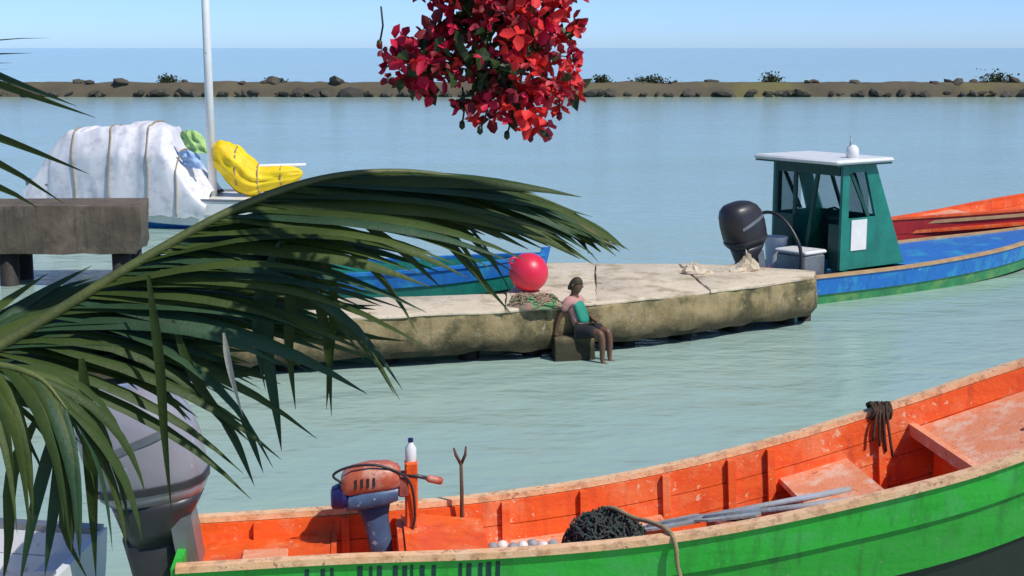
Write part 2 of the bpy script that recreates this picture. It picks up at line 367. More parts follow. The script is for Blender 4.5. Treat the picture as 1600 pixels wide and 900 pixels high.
for i in range(len(front)-1):
    for k in range(2):
        f = front[i].lerp(front[i+1], (k+.5)/2); q = f+Vector((.05, .42))
        ob('pile', B().tube([(q.x, q.y, -2.5), (q.x, q.y, .2)], .13, 8), 'pile', pier, True, True)
        q = f+Vector((.05, 1.0)); ob('pile', B().tube([(q.x, q.y, -2.5), (q.x, q.y, .2)], .13, 8), 'pile', pier, True, True)
for px, py, r in ((1232, 505, .13), (1262, 500, .10)):
    q = atz(px, py, 0.05); ob('pile', B().tube([(q.x, q.y+.25, -2.5), (q.x, q.y+.25, .25)], r, 8), 'pile', pier, True, True)
stp = atz(905, 475, ZD); ob('step', prism('step', [Vector((stp.x-.36, stp.y-.30)), Vector((stp.x+.20, stp.y-.20)), Vector((stp.x+.20, stp.y+.3)), Vector((stp.x-.36, stp.y+.3))], -.6, .297, 'concrete_wet', seed=3, amp=.05), 'concrete_wet', pier, 'auto', True)
# broken concrete lumps on the pier
for k, (px, py, s, lab) in enumerate(((1090, 424, .15, 'flat cream rubble lump on the pier deck'), (1150, 420, .20, 'tilted cream rubble slab standing highest on the pier deck'))):
    q = atz(px, py+4, ZD); b = B(); r = random.Random(k)
    rg = []
    for j in range(6):
        z = j/5; sc = (1.0, 1.06, .95, .72, .5, .15)[j]
        rg.append([(q.x+s*(1.4+.7*nz3((math.cos(a*.3927), math.sin(a*.3927), k*3+z), 2.4))*sc*math.cos(a*.3927)+.5*s*z*(1 if k else -1), q.y+s*(.8+.5*nz3((math.cos(a*.3927), math.sin(a*.3927), k+z), 2.7))*sc*math.sin(a*.3927),
                    ZD-.01+z*s*(1+(.5*math.cos(a*.3927) if k else .1))*(1+.4*nz3((a, z*3, k), .9))) for a in range(16)])
    b.loft(rg); tag(ob('rubble', b, 'concrete'), lab, 'rubble', 'rubble lumps on the pier')
# little net heap by the person
def heap(name, c, rx, ry, h, mat, seed, loops=40, thick=.008):
    b = B(); r = random.Random(seed); n = 18; rg = []
    c = Vector(c)
    for k in range(7):
        t = k/6
        rad = math.cos(t*1.45); rg.append([c+Vector((rx*rad*math.cos(a*6.283/n)*(1+.28*nz3((math.cos(a*6.283/n)*2, math.sin(a*6.283/n)*2, seed), 1.2)),
            ry*rad*math.sin(a*6.283/n)*(1+.28*nz3((math.cos(a*6.283/n)*2, math.sin(a*6.283/n)*2, seed+4), 1.2)), h*math.sin(t*1.57)*(1+.3*nz3((a*.4, t*2, seed), 1.1)))) for a in range(n)])
    b.loft(rg)
    for k in range(loops):
        a0 = r.uniform(0, 6.28); q = r.uniform(.3, 1.02); pts = []
        for j in range(7):
            a = a0+j*.28*r.uniform(.6, 1.2); rad = q+.16*r.uniform(-1, 1); hh = h*math.sqrt(max(0, 1-min(1, rad*rad)))+.012+(.05*h/.26 if r.random() < .25 else 0)
            pts.append(c+Vector((rx*rad*math.cos(a), ry*rad*math.sin(a), hh+r.uniform(0, .03))))
        b.tube(spline(pts, 10), thick, 4)
    return ob(name, b, mat, None, 'auto')
q = atz(835, 478, ZD); tag(heap('net_heap', (q.x, q.y, ZD-.005), .36, .22, .13, 'net_pink', 3), 'small pink and green net heap on the pier beside the seated person', 'net')
# red buoy
q = atz(826, 456, ZD)
bt = thing('buoy', 'round red ball buoy resting on the pier deck', 'buoy', (q.x, q.y, ZD+.27))
ob('ball', B().lathe([(.001, -.27), (.09, -.256), (.16, -.22), (.22, -.157), (.258, -.08), (.27, 0), (.258, .08), (.22, .157), (.16, .22), (.09, .256), (.001, .27)], 24), 'buoy', bt, True)
o = ob('eye', B().tube([(-.05, 0, .25), (-.045, 0, .31), (0, 0, .335), (.045, 0, .31), (.05, 0, .25)], .018, 8), 'buoy', bt, True)
bt.rotation_euler = (.3, -.9, 0)

# ------------------------------------------------------------------ left jetty on piles
pT = aty(218, 322, 23.7); zt = pT.z; xr = pT.x
jt = thing('jetty', 'dark brown concrete jetty on piles in front of the sailboat', 'jetty', (xr-2, 24.9, 0))
outl = [Vector((-16, 23.7)), Vector((xr, 23.7)), Vector((xr-.15, 24.95)), Vector((-16, 24.95))]
zb = aty(100, 398, 23.7).z
ob('slab', prism('slab', outl, zb, zt, 'jetty', seed=2, amp=.035, sub=.3), 'jetty', jt, 'auto', True)
for px in (14, -190, 190):
    X = aty(px, 400, 24.0).x
    for y in (24.0, 24.7): ob('pile', B().tube([(X, y, -2.5), (X, y, zb+.05)], .16, 10), 'pile', jt, True, True)

# ------------------------------------------------------------------ boats: generic planked hull
def planked_hull(t, L, bs, zs, mats, keel=-.12, h1=.26, h2=.26, bow_rake=.35, N=34, inner=True, floor=.16, flare=1.0, capw=.085):
    """t: Empty; stations 0..L along local x; bs, zs: knots of half beam and sheer height; mats: dict"""
    S = [L*i/(len(bs)-1) for i in range(len(bs))]
    bb = lambda s: max(.03, itp(S, bs, s)); zz = lambda s: itp(S, zs, s)
    def kz(s): u = max(0, (s/L-.72)/.28); return keel+(zz(s)*.25-keel)*u**2.2
    def prof(s, side):
        b, z = bb(s), zz(s); k = min(1, b/.45)*flare; zk = kz(s)
        return [(b, z), (b-.05*k, z-h1), (b-.12*k, z-h1-h2), (b*.56, min(z-h1-h2-.04, zk+.13)), (.02, zk)]
    def oy(s, z):
        p = prof(s, 1)
        for (ya, za), (yb, zb2) in zip(p, p[1:]):
            if z >= zb2-1e-6: return ya+(yb-ya)*min(1, max(0, (za-z)/max(1e-6, za-zb2)))
        return p[-1][0]
    def pt(s, y, z, side): return Vector((s+bow_rake*max(0, (s/L-.75)/.25)**1.5*(z/zz(L))*.6, side*y, z))
    st = [L*i/(N-1) for i in range(N)]
    def plank(name, fa, fb, th, mat, side, s0=0, s1=L):
        rg = []
        for s in st:
            if s < s0-1e-6 or s > s1+1e-6: continue
            (ya, za), (yb, zb2) = fa(s), fb(s); tt = min(th, bb(s)*.5)
            rg.append([pt(s, ya, za, side), pt(s, yb, zb2, side), pt(s, max(.002, yb-tt), zb2, side), pt(s, max(.002, ya-tt), za, side)])
        return fixn(ob(name, B().loft(rg), mat, t, 'auto'))
    for side in (-1, 1):
        P = lambda i: (lambda s: prof(s, side)[i])
        plank('upper_strake', P(0), P(1), .03, mats['top'], side)
        ins = lambda i, d: (lambda s: (max(.01, prof(s, side)[i][0]-d*min(1, bb(s)/.3)), prof(s, side)[i][1]+.012))
        plank('lower_strake', ins(1, .022), P(2), .03, mats['low'], side)
        plank('bottom_plank', ins(2, .02), P(3), .03, mats['bottom'], side)
        plank('garboard_plank', P(3), P(4), .03, mats['bottom'], side)
        # gunwale cap
        rg = []
        for s in st:
            b, z = bb(s), zz(s); w = min(capw, b*.8)
            rg.append([pt(s, b+.018, z-.025, side), pt(s, b+.018, z+.018, side), pt(s, b-w, z+.018, side), pt(s, b-w, z-.025, side)])
        fixn(ob('gunwale', B().loft(rg), mats['cap'], t, 'auto'))
        if inner:
            def ip(i):
                def f(s):
                    z = zz(s); fl = floor+max(0, kz(s)-keel); zi = (z-.028, z-.19, z-.36, min(z-.42, max(fl-.03, z-.56)), min(fl-.03, z-.43))[i]
                    return (max(.015, oy(s, zi)-.062*min(1, bb(s)/.3)), zi)
                return f
            for i, (nm, th) in enumerate((('inner_plank', .018), ('inner_plank', .022), ('inner_plank', .018), ('inner_plank', .02))):
                a = ip(i); a2 = (lambda s, a=a, i=i: (a(s)[0], a(s)[1]-(.006 if i else 0)))
                plank(nm, a2, ip(i+1), th, mats['inside'], side)
    # transom
    rgs = []
    p = prof(0, 1); poly = [(y, z) for y, z in p]; poly = poly+[(-y, z) for y, z in reversed(poly)]
    b = B(); n = len(poly); b.loft([[(-.03, y, z) for y, z in poly], [(.025, y*.97, z) for y, z in poly]]); fixn(ob('transom', b, mats['top'], t, 'auto'))
    # stem post
    zt_, zk = zz(L), kz(L)
    pts = [pt(L, 0, zk-.02, 1), pt(L, 0, (zt_+zk)/2, 1), pt(L, 0, zt_+.10, 1)]
    b = B(); b.loft([[q+Vector((dx, dy, 0)) for dx, dy in ((-.08, -.045), (.05, -.03), (.05, .03), (-.08, .045))] for q in pts]); fixn(ob('stem_post', b, mats['cap'], t, 'auto'))
    if inner:
        wmax = max(bs)-.2; k = 0; y = -wmax
        while y < wmax:
            ss = [s for s in st if oy(s, floor+max(0, kz(s)-keel))-.07 > max(abs(y), abs(y+.13)) and s > .05]
            if len(ss) > 2:
                rg = [[(s, yy, zz2+max(0, kz(s)-keel)) for yy, zz2 in ((y, floor-.02), (y+.13, floor-.02), (y+.13, floor), (y, floor))] for s in ss]
                fixn(ob('floor_board', B().loft(rg), mats['floor'], t))
            y += .138
    bb.oy = oy
    return bb, zz, kz, pt
def rib(t, bb, zz, s, side, floor, mat, w=.055, d=.045):
    z = zz(s); pr_ = [(bb.oy(s, q)-.085, q) for q in (z-.03, z-.19, z-.36, min(z-.42, max(floor+.01, z-.56)), min(floor+.01, z-.43))]
    rg = []
    for y, zz_ in pr_:
        rg.append([(s-w/2, side*y, zz_), (s+w/2, side*y, zz_), (s+w/2, side*(y-d), zz_), (s-w/2, side*(y-d), zz_)])
    fixn(ob('rib', B().loft(rg), mat, t))
def board(t, name, s0, s1, bb, z0, z1, mat, inset=.07, n=6):
    """solid cross board between stations following the hull sides"""
    rg = []
    for i in range(n):
        s = s0+(s1-s0)*i/(n-1); y = max(.03, bb(s)-inset)
        a = z0(s) if callable(z0) else z0; c = z1(s) if callable(z1) else z1
        rg.append([(s, -y, a), (s, y, a), (s, y, c), (s, -y, c)])
    return fixn(ob(name, B().loft(rg), mat, t))

def outboard(t_or_none, loc, rz, tilt, sc, cm, dm, label=None, parent=None, name='outboard_motor'):
    t = parent or thing(name, label, 'motor', loc, rz)
    rot = Matrix.Rotation(tilt, 3, 'Y')
    def tr(v): return rot@(Vector(v)*sc)
    def ringz(z, lx, w, cx, n=16, pw=2.6):
        out = []
        for k in range(n):
            a = 2*math.pi*k/n; c, s_ = math.cos(a), math.sin(a)
            out.append(tr((cx+lx*math.copysign(abs(c)**(2/pw), c), w*math.copysign(abs(s_)**(2/pw), s_), z)))
        return out
    cowl = B().loft([ringz(*q) for q in ((.30, .26, .19, -.02), (.35, .30, .225, -.03), (.48, .33, .245, -.04), (.64, .335, .25, -.055), (.78, .315, .24, -.075), (.87, .27, .215, -.095), (.93, .20, .165, -.11), (.955, .11, .09, -.12), (.962, .03, .03, -.12))])
    cw = ob('cowl', cowl, cm, t, True)
    band = B().loft([ringz(*q) for q in ((.375, .312, .236, -.032), (.38, .322, .244, -.033), (.415, .330, .249, -.035), (.42, .318, .242, -.035))])
    ob('seam_band', band, dm, cw, 'auto')
    for sd5 in (-1, 1):
        b = B(); rg = []
        for k in range(9):
            x = -.26+.40*k/8; xr = (x+.055)/.335; y = .25*(1-abs(xr)**2.6)**(1/2.6)
            rg.append([tr((x, sd5*(y+.004), .62+.10*k/8+h)) for h in (-.022, .022)]+[tr((x, sd5*(y-.01), .62+.10*k/8+h)) for h in (.022, -.022)])
        ob('side_stripe', b.loft(rg), 'metal', cw)
    for k in range(3):
        ob('air_intake', B().box(tr((-.345+.028*k, 0, .80+.045*k)), (.05*sc, (.20-.03*k)*sc, .014*sc), rot=rot@Matrix.Rotation(.5, 3, 'Y')), dm, cw)
    ob('pan', B().loft([ringz(*q) for q in ((.04, .15, .11, -.08), (.14, .19, .145, -.06), (.25, .24, .185, -.03), (.302, .262, .192, -.02))]), dm, t, True)
    ob('leg', B().loft([ringz(*q) for q in ((-.62, .10, .035, -.12), (-.35, .12, .05, -.11), (-.05, .15, .085, -.10), (.09, .16, .11, -.10))]), dm, t, True)
    ob('cavitation_plate', B().loft([ringz(*q) for q in ((-.585, .25, .11, -.17), (-.565, .25, .11, -.17))]), dm, t, 'auto')
    gb = [[tr((x, r*math.cos(a*.785), -.74+r*math.sin(a*.785))) for a in range(8)] for x, r in ((.14, .01), (.08, .05), (-.1, .07), (-.26, .05), (-.3, .03))]
    gbo = ob('gear_case', B().loft(gb), dm, t, True)
    pb = B()
    for k in range(3):
        a = k*2.094; d = Vector((0, math.cos(a), math.sin(a))); e = Vector((.04, -math.sin(a)*.07, math.cos(a)*.07))
        c = Vector((-.33, 0, -.74)); pb.add([tr(c+d*.03-e*.4), tr(c+d*.1-e), tr(c+d*.17), tr(c+d*.1+e), tr(c+d*.03+e*.4), tr(c+d*.1+Vector((-.012, 0, 0)))],
                                              [(0, 1, 5), (1, 2, 5), (2, 3, 5), (3, 4, 5), (4, 0, 5), (0, 4, 3, 2, 1)])
    ob('propeller', pb, dm, gbo)
    bk_ = B().box(tr((.10, 0, .02)), (.12*sc, .26*sc, .34*sc), rot=rot); ob('clamp_bracket', bk_, 'metal', t)
    return t

# ------------------------------------------------------------------ the green and orange fishing boat
BX, BY, BA = -2.159, 8.968, 0.11
gboat = thing('fishing_boat', 'bright green open wooden boat with orange inside and peach gunwale', 'boat', (BX, BY, 0), BA)
gb_b = [.50, .515, .60, .70, .775, .83, .66, .04]
gb_z = [.788, .814, .845, .946, 1.145, 1.42, 1.80, 2.19]
GL = 7.4
bb, zz, kz, gpt = planked_hull(gboat, GL, gb_b, gb_z, dict(top='green', low='green2', bottom='tar', cap='peach', inside='orange', floor='orange_worn'), keel=-.12, h1=.27, h2=.34, N=44, floor=.42, capw=.065)
for s in (.45, 1.05, 2.18, 2.75, 3.36, 3.85, 4.15, 5.0):
    for side in (-1, 1): rib(gboat, bb, zz, s, side, .42+max(0, kz(s)+.12), 'orange')
# stern deck with square hatch, bulkhead, thwarts, foredeck
sd_ = board(gboat, 'stern_deck', .04, .95, bb, lambda s: zz(s)-.17, lambda s: zz(s)-.14, 'orange', .085)
ob('hatch', B().box((.52, -.02, zz(.5)-.128), (.3, .26, .02), 0, .008), 'orange_worn', sd_)
board(gboat, 'bulkhead', .955, .99, bb, .43, lambda s: zz(s)-.13, 'orange', .12, 2)
board(gboat, 'bulkhead', 1.40, 1.44, bb, .43, lambda s: zz(s)-.03, 'orange', .12, 2)
bh = board(gboat, 'engine_box', 1.445, 2.0, bb, lambda s: .43, lambda s: zz(s)-.01-(s-1.45)*.18, 'orange', .16, 5)
board(gboat, 'platform', 2.06, 3.32, bb, lambda s: zz(s)-.33, lambda s: zz(s)-.30, 'orange_worn', .15, 8)
board(gboat, 'thwart', 4.22, 4.74, bb, lambda s: zz(s)-.30, lambda s: zz(s)-.26, 'orange_worn', .105)
board(gboat, 'thwart_riser', 4.66, 4.70, bb, .45, lambda s: zz(s)-.303, 'orange', .22, 2)
fd = board(gboat, 'foredeck', 5.28, 7.2, bb, lambda s: zz(s)-.23, lambda s: zz(s)-.20, 'orange_worn', .085, 14)
board(gboat, 'foredeck_bulkhead', 5.36, 5.39, bb, .72, lambda s: zz(s)-.233, 'orange', .26, 2)
ob('beam', B().box((5.25, 0, zz(5.25)-.205), (.06, 2*bb(5.25)-.19, .085)), 'orange_worn', gboat)
# painted lettering on the near side, cut off by the picture's lower edge
us = [c for c in gboat.children if c.name.startswith('upper_strake')][0]
lr = random.Random(11); s = .80
while s < 2.05:
    lb = B(); w = .024
    strokes = [(0, w*lr.uniform(.7, 1.6), lr.uniform(0, .08), 1)]
    vv = {}
    for x0, x1, ta, tb in strokes:
        q = []
        for a, f in ((s+x0, ta), (s+x1, ta), (s+x1, tb), (s+x0, tb)):
            h = .05+.16*f; q.append(Vector((a, -(bb(a)-.05*(h/.27)+.0035), zz(a)-h)))
        lb.add(q, [(0, 1, 2, 3)])
    ob('letter', lb, 'dark', us)
    s += lr.choice((.05, .06, .075, .1, .17))
def G(s, y, z): return Vector((BX+s*math.cos(BA)-y*math.sin(BA), BY+s*math.sin(BA)+y*math.cos(BA), z))
# grey outboard on the stern
outboard(None, G(-.09, .02, .76), BA, -.14, 1.16, 'cowl', 'cowl_dark', 'big grey outboard motor behind palm leaves at the green boat stern')
# small tilted motor on an orange post
pq = G(1.50, .12, 0)
am = thing('auxiliary_motor', 'small faded red and blue-grey motor hung on an orange post in the green boat', 'motor', (pq.x, pq.y, .83), BA)
ob('post', B().box((0.0, .0, .20), (.085, .11, .46), 0, .012), 'orange', am)
def sq(x, w, h, cz, pw=3.2, n=16):
    out = []
    for k in range(n):
        a = 2*math.pi*k/n; c, d = math.cos(a), math.sin(a)
        out.append((x, w*math.copysign(abs(c)**(2/pw), c), cz+h*math.copysign(abs(d)**(2/pw), d)))
    return out
cwl = ob('cowl', B().loft([sq(*q) for q in ((-.47, .075, .05, .275), (-.455, .10, .075, .285), (-.40, .125, .092, .305), (-.28, .13, .10, .325), (-.15, .125, .09, .335), (-.085, .10, .07, .33), (-.07, .07, .05, .325))]), 'redpink', am, 'auto')
for k in range(4): ob('vent_slot', B().box((-.37+.04*k, -.127-.001*k, .315+.004*k), (.014, .012, .06)), 'black', cwl)
ob('lower_cowl', B().loft([sq(*q) for q in ((-.44, .08, .04, .15), (-.42, .11, .065, .17), (-.32, .122, .075, .19), (-.18, .118, .07, .205), (-.09, .09, .05, .22))]), 'bluegrey', am, 'auto')
ob('end_cap', B().loft([sq(*q) for q in ((-.54, .045, .05, .185), (-.53, .07, .07, .19), (-.46, .10, .085, .205), (-.43, .09, .075, .21))]), 'navy', am, 'auto')
ob('leg', B().loft([[(x+lx*math.cos(a*.5236), y+.028*math.sin(a*.5236), z) for a in range(12)] for x, y, z, lx in ((-.27, 0, .16, .13), (-.25, -.005, .06, .095), (-.235, -.01, .0, .085), (-.215, -.02, -.12, .08), (-.20, -.03, -.34, .07))]), 'bluegrey', am, True)
ob('bracket', B().box((-.055, 0, .27), (.07, .17, .14), 0, .01), 'rust', am)
ob('tiller', B().tube([(-.06, -.04, .345), (.04, -.05, .335), (.12, -.05, .315)], [.016, .014, .014], 8), 'cowl_dark', am, True)
ob('grip', B().tube([(.10, -.05, .318), (.12, -.05, .315), (.20, -.05, .295), (.21, -.05, .292)], [.016, .026, .026, .016], 10), 'redpink', am, True)
ob('fuel_hose', B().tube(spline([(-.44, -.08, .30), (-.52, -.09, .37), (-.40, -.10, .43), (-.2, -.11, .43), (-.02, -.09, .32), (.02, -.08, .1), (.0, -.08, -.05)], 30), .009, 6), 'black', am, True)
# forked stick and white bottle beside the post
q = G(1.86, .42, zz(1.8)-.1)
ps = thing('forked_stick', 'thin brown forked stick standing up beside the faded red motor', 'stick', q)
ob('shaft', B().tube([(0, 0, -.25), (.005, 0, .2), (.0, 0, .42)], [.016, .015, .013], 6), 'stick', ps, True)
ob('prong', B().tube([(0, 0, .40), (-.035, 0, .47), (-.05, 0, .52)], [.012, .012, .007], 6), 'stick', ps, True)
ob('prong', B().tube([(0, 0, .40), (.03, 0, .47), (.035, 0, .53)], [.012, .012, .007], 6), 'stick', ps, True)
wb = thing('bottle', 'small white bottle perched on the orange post', 'bottle', (pq.x, pq.y, 1.26))
ob('body', B().lathe([(.001, 0), (.036, 0), (.038, .02), (.038, .09), (.02, .115), (.016, .13)], 12), 'white', wb, 'auto')
ob('cap', B().lathe([(.001, .13), (.018, .13), (.018, .155), (.001, .156)], 10), 'navy', wb, 'auto')
# net, rope, floats, oars, crate, jug
q = G(2.80, -.10, zz(2.8)-.30)
tag(heap('fishing_net', (q.x, q.y, q.z-.004), .30, .26, .26, 'net', 8, 150, .008), 'dark green net heap on the orange platform of the green boat', 'net')
rp = [G(2.80, .06, .90), G(2.86, -.08, .94), G(2.95, -.25, .93), G(3.03, -.42, .955), G(3.1, -bb(3.1)+.03, zz(3.1)+.04), G(3.13, -bb(3.12)-.035, zz(3.1)-.03), G(3.15, -bb(3.14)-.02, zz(3.1)-.18), G(3.2, -bb(3.2)-.02, zz(3.1)-.34)]
tag(ob('mooring_rope', B().tube(spline(rp, 30), .016, 6), 'rope', None, True), 'tan rope hanging from the dark net over the green gunwale', 'rope')
for k in range(7):
    q = G(2.06+.07*k, .20+.03*math.sin(k*2.1), zz(2.3)-.30+.04)
    o = ob('net_float', B().lathe([(.006, -.036), (.026, -.032), (.038, -.012), (.038, .012), (.026, .032), (.006, .036)], 10), 'white' if k % 2 else 'wood_grey', None, True)
    o.location = q; o.rotation_euler = (1.2, .4*k, k*.9)
    tag(o, 'small pale net float lying in a row beside the dark net heap', 'float', 'net floats in the green boat')
def oar(s0, s1, y0, y1, z0, z1, label):
    a, c = G(s0, y0, z0), G(s1, y1, z1); t = thing('oar', label, 'oar', (a+c)/2)
    ob('shaft', B().tube([a-(a+c)/2, (c-a)/2], .022, 8), 'wood_grey', t, True)
    d = (c-a).normalized(); sd2 = d.cross(Vector((0, 0, 1))).normalized(); rg = []
    up = sd2.cross(d)
    for u, w in ((0, .025), (.10, .06), (.2, .075), (.42, .08), (.46, .05)):
        m = (a-c)/2-d*(-.05)+d*(u-.12)
        rg.append([m+sd2*w+up*.008, m-sd2*w+up*.008, m-sd2*w-up*.008, m+sd2*w-up*.008])
    ob('blade', B().loft(rg), 'wood_grey', t)
oar(3.15, 4.55, .22, .06, zz(3.2)-.26, zz(4.5)-.235, 'longer grey wooden oar in the green boat, its blade beside the dark net')
oar(3.50, 4.70, .02, -.24, zz(3.4)-.17, zz(4.6)-.215, 'shorter grey oar whose handle rests on the pale thwart, beside the longer one')
q = G(3.72, .0, .42); cr_ = thing('tackle_box', 'faded red box on the green boat floor beside the oars', 'box', q, BA+.1)
ob('body', B().box((0, 0, .2), (.34, .26, .40), 0, .015), 'rust', cr_)
for k in range(3): ob('slat', B().box((-.11+.11*k, -.138, .2), (.06, .012, .36)), 'orange_worn', cr_)
q = G(5.98, -.22, zz(5.98)-.2); jg = thing('jug', 'white plastic jug with blue cap on the worn orange foredeck', 'jug', q, .3)
ob('body', B().lathe([(.001, 0), (.085, 0), (.095, .02), (.095, .16), (.06, .22), (.03, .24), (.028, .26)], 14), 'white', jg, 'auto')
ob('cap', B().lathe([(.001, .26), (.034, .26), (.034, .29), (.001, .291)], 12), 'navy', jg, 'auto')
ob('handle', B().tube([(.05, 0, .21), (.11, 0, .20), (.115, 0, .12), (.09, 0, .08)], .012, 6), 'white', jg, True)
q = G(5.02, bb(5.02)-.04, zz(5.02)); tc_ = B(); r = random.Random(2)
for k in range(9):
    pts = []
    for j in range(13):
        a = j*6.283/12; pts.append(q+Vector((-.07+.016*k+.01*r.uniform(-1, 1), (.085+.01*r.random())*math.cos(a), -.012+(.055+.012*r.random())*math.sin(a))))
    tc_.tube(pts, .012, 5)
for j in range(4): tc_.tube(spline([q+Vector((.02*j-.03, -.06, .04)), q+Vector((.03*j-.06, -.12, -.06)), q+Vector((.05*j-.08, -.15, -.2-.04*j))], 8), .011, 5)
tag(ob('rope_lashing', tc_, 'rope_dark', None, True), 'dark brown rope lashed round the peach gunwale of the green boat', 'rope')

# ------------------------------------------------------------------ blue and green boat with cabin
CA = R(35); cs_, sn_ = math.cos(CA), math.sin(CA)
C0 = Vector((3.90, 22.40, 0))
cb = thing('cabin_boat', 'blue boat with green hull stripe and teal cabin under a white roof', 'boat', C0, CA)
cbb, czz, ckz, cpt = planked_hull(cb, 7.8, [.80, .90, .98, .98, .85, .55, .04], [.46, .46, .47, .50, .53, .58, .70], dict(top='blue', low='hullgreen', bottom='tar', cap='tan', inside='blue', floor='teal'), keel=-.25, h1=.30, h2=.20, N=36, floor=.2)
board(cb, 'foredeck', 2.7, 7.6, cbb, lambda s: czz(s)-.05, lambda s: czz(s)-.02, 'blue', .08, 16)
# cabin: rear at s=1.08, side base to s=2.66, top to s=1.9
zb_, zt2, hw = .50, 2.17, .76
def cpanel(name, poly, th, mat, parent=cb):    # polygon (list of 3d) extruded in y by th
    b = B(); n = len(poly); b.loft([[Vector(p) for p in poly], [Vector(p)+Vector((0, th, 0)) for p in poly]]); return fixn(ob(name, b, mat, parent))
for side in (-1, 1):
    y0 = side*hw; th = .05*(-side)
    fx = lambda z: 2.62-(z-zb_)/(zt2-zb_)*.78      # sloping front edge
    wz0, wz1 = 1.32, 2.05
    cpanel('side_panel', [(1.08, y0, zb_), (fx(zb_), y0, zb_), (fx(wz0), y0, wz0), (1.08, y0, wz0)], th, 'teal')
    cpanel('rear_post', [(1.08, y0, wz0), (1.24, y0, wz0), (1.24, y0, zt2), (1.08, y0, zt2)], th, 'teal')
    cpanel('front_post', [(fx(wz0)-.36, y0, wz0), (fx(wz0), y0, wz0), (fx(zt2), y0, zt2), (fx(zt2)-.26, y0, zt2)], th, 'teal')
    cpanel('head_rail', [(1.245, y0, wz1), (fx(wz1)-.28, y0, wz1), (fx(zt2)-.265, y0, zt2), (1.245, y0, zt2)], th*.9, 'teal')
    gy = y0+th*.5
    ob('side_window', B().box(((1.24+fx(1.7)-.31)/2, gy, 1.69), (.45, .008, .74)), 'glass', cb)
    cpanel('window_bar', [(1.26, y0-side*.012, 2.03), (1.33, y0-side*.012, 2.03), (1.76, y0-side*.012, wz0+.01), (1.68, y0-side*.012, wz0+.01)], th*.5, 'teal_dark')
# front wall with windscreen
fw = B(); rg = []
for z0, z1, nm, mt in ((zb_, 1.3, 'front_panel', 'teal'), (2.04, zt2, 'front_rail', 'teal')):
    b = B(); b.loft([[(fx(z)-d, y, z) for y, d in ((-hw+.052, .004), (hw-.052, .004), (hw-.052, .05), (-hw+.052, .05))] for z in (z0, z1)]); fixn(ob(nm, b, mt, cb))
for y in (-.25, .25):
    b = B(); b.loft([[(fx(z)-d, yy, z) for yy, d in ((y-.03, .006), (y+.03, .006), (y+.03, .045), (y-.03, .045))] for z in (1.3, 2.04)]); fixn(ob('windscreen_post', b, 'teal_dark', cb))
b = B(); b.loft([[(fx(z)-d, y, z) for y, d in ((-hw+.06, .02), (hw-.06, .02), (hw-.06, .028), (-hw+.06, .028))] for z in (1.3, 2.04)]); fixn(ob('windscreen', b, 'glass', cb))
# rear bulkhead halves with door opening and a rear window
ob('rear_panel', B().box((1.105, .50, .90), (.045, .42, .80)), 'teal_dark', cb)
ob('rear_panel', B().box((1.105, -.60, .86), (.045, .22, .72)), 'teal_dark', cb)
ob('rear_mullion', B().box((1.105, .27, 1.735), (.05, .06, .86)), 'teal_dark', cb)
ob('rear_mullion', B().box((1.105, -.10, 1.335), (.05, .06, 1.66), rot=Matrix.Rotation(.16, 3, 'X')), 'teal_dark', cb)
ob('rear_mullion', B().box((1.105, .68, 1.74), (.05, .055, .86)), 'teal_dark', cb)
ob('rear_head_rail', B().box((1.106, 0, 2.08), (.048, 1.38, .16)), 'teal_dark', cb)
ob('rear_window', B().box((1.105, .475, 1.65), (.008, .34, .68)), 'glass', cb)
rf = ob('roof', B().box((1.43, 0, 2.235), (1.34, 1.86, .075), 0, .03), 'white', cb, 'auto')
ob('roof_edge', B().box((1.43, 0, 2.185), (1.28, 1.78, .03)), 'teal_dark', rf)
dm = ob('roof_lamp', B().lathe([(.001, 0), (.085, 0), (.1, .04), (.105, .10), (.09, .16), (.05, .20), (.001, .21)], 16, (1.45, -.60, 2.272)), 'white', rf, True)
ob('antenna', B().tube([(1.40, -.60, 2.27), (1.40, -.60, 2.62)], [.02, .008], 6), 'metal', rf, True)
cpanel('notice_board', [(1.30, -hw-.004, .80), (1.66, -hw-.004, .80), (1.66, -hw-.004, 1.29), (1.30, -hw-.004, 1.29)], -.015, 'placard')
ob('wheel', B().tube([(1.75, .25*math.cos(a*.5236), 1.15+.25*math.sin(a*.5236)) for a in range(13)], .018, 6), 'black', cb, True)
ob('console', B().box((2.0, 0, .85), (.35, .6, .7), 0, .03), 'teal_dark', cb)
def Cb(s, y, z): return Vector((C0.x+s*cs_-y*sn_, C0.y+s*sn_+y*cs_, z))
outboard(None, Cb(-.13, .0, .60), CA, -.22, 1.12, 'black', 'cowl_dark', 'black outboard motor tilted up behind the teal cabin')
# arch rail at the stern
ar = thing('stern_arch', 'thin black curved rail over the black motor behind the teal cabin', 'rail', Cb(.35, 0, .5), CA)
ob('hoop', B().tube(spline([(0, .62, 0), (0, .60, .45), (-.05, .35, .80), (-.1, 0, .92), (-.05, -.3, .80), (.0, -.58, .42), (0, -.62, 0)], 26), .028, 8), 'black', ar, True)
q = Cb(.72, -.25, .2); bx_ = thing('fish_box', 'grey fish box with white lid standing in the blue cabin boat', 'box', q, CA)
ob('body', B().box((0, 0, .28), (.5, .62, .56), 0, .03), 'metal', bx_)
ob('lid', B().box((0, 0, .595), (.53, .65, .06), .06, .02), 'white', bx_)
q = Cb(.80, .38, .2); bu = thing('bucket', 'white plastic bucket beside the grey fish box in the cabin boat', 'bucket', q)
ob('body', B().lathe([(.001, .25), (.15, .25), (.19, .72), (.2, .72), (.2, .75), (.18, .75), (.14, .28), (.001, .28)], 16), 'white', bu, 'auto')
ob('base', B().lathe([(.001, 0), (.2, 0), (.2, .25), (.001, .25)], 12), 'redpink', bu, 'auto')

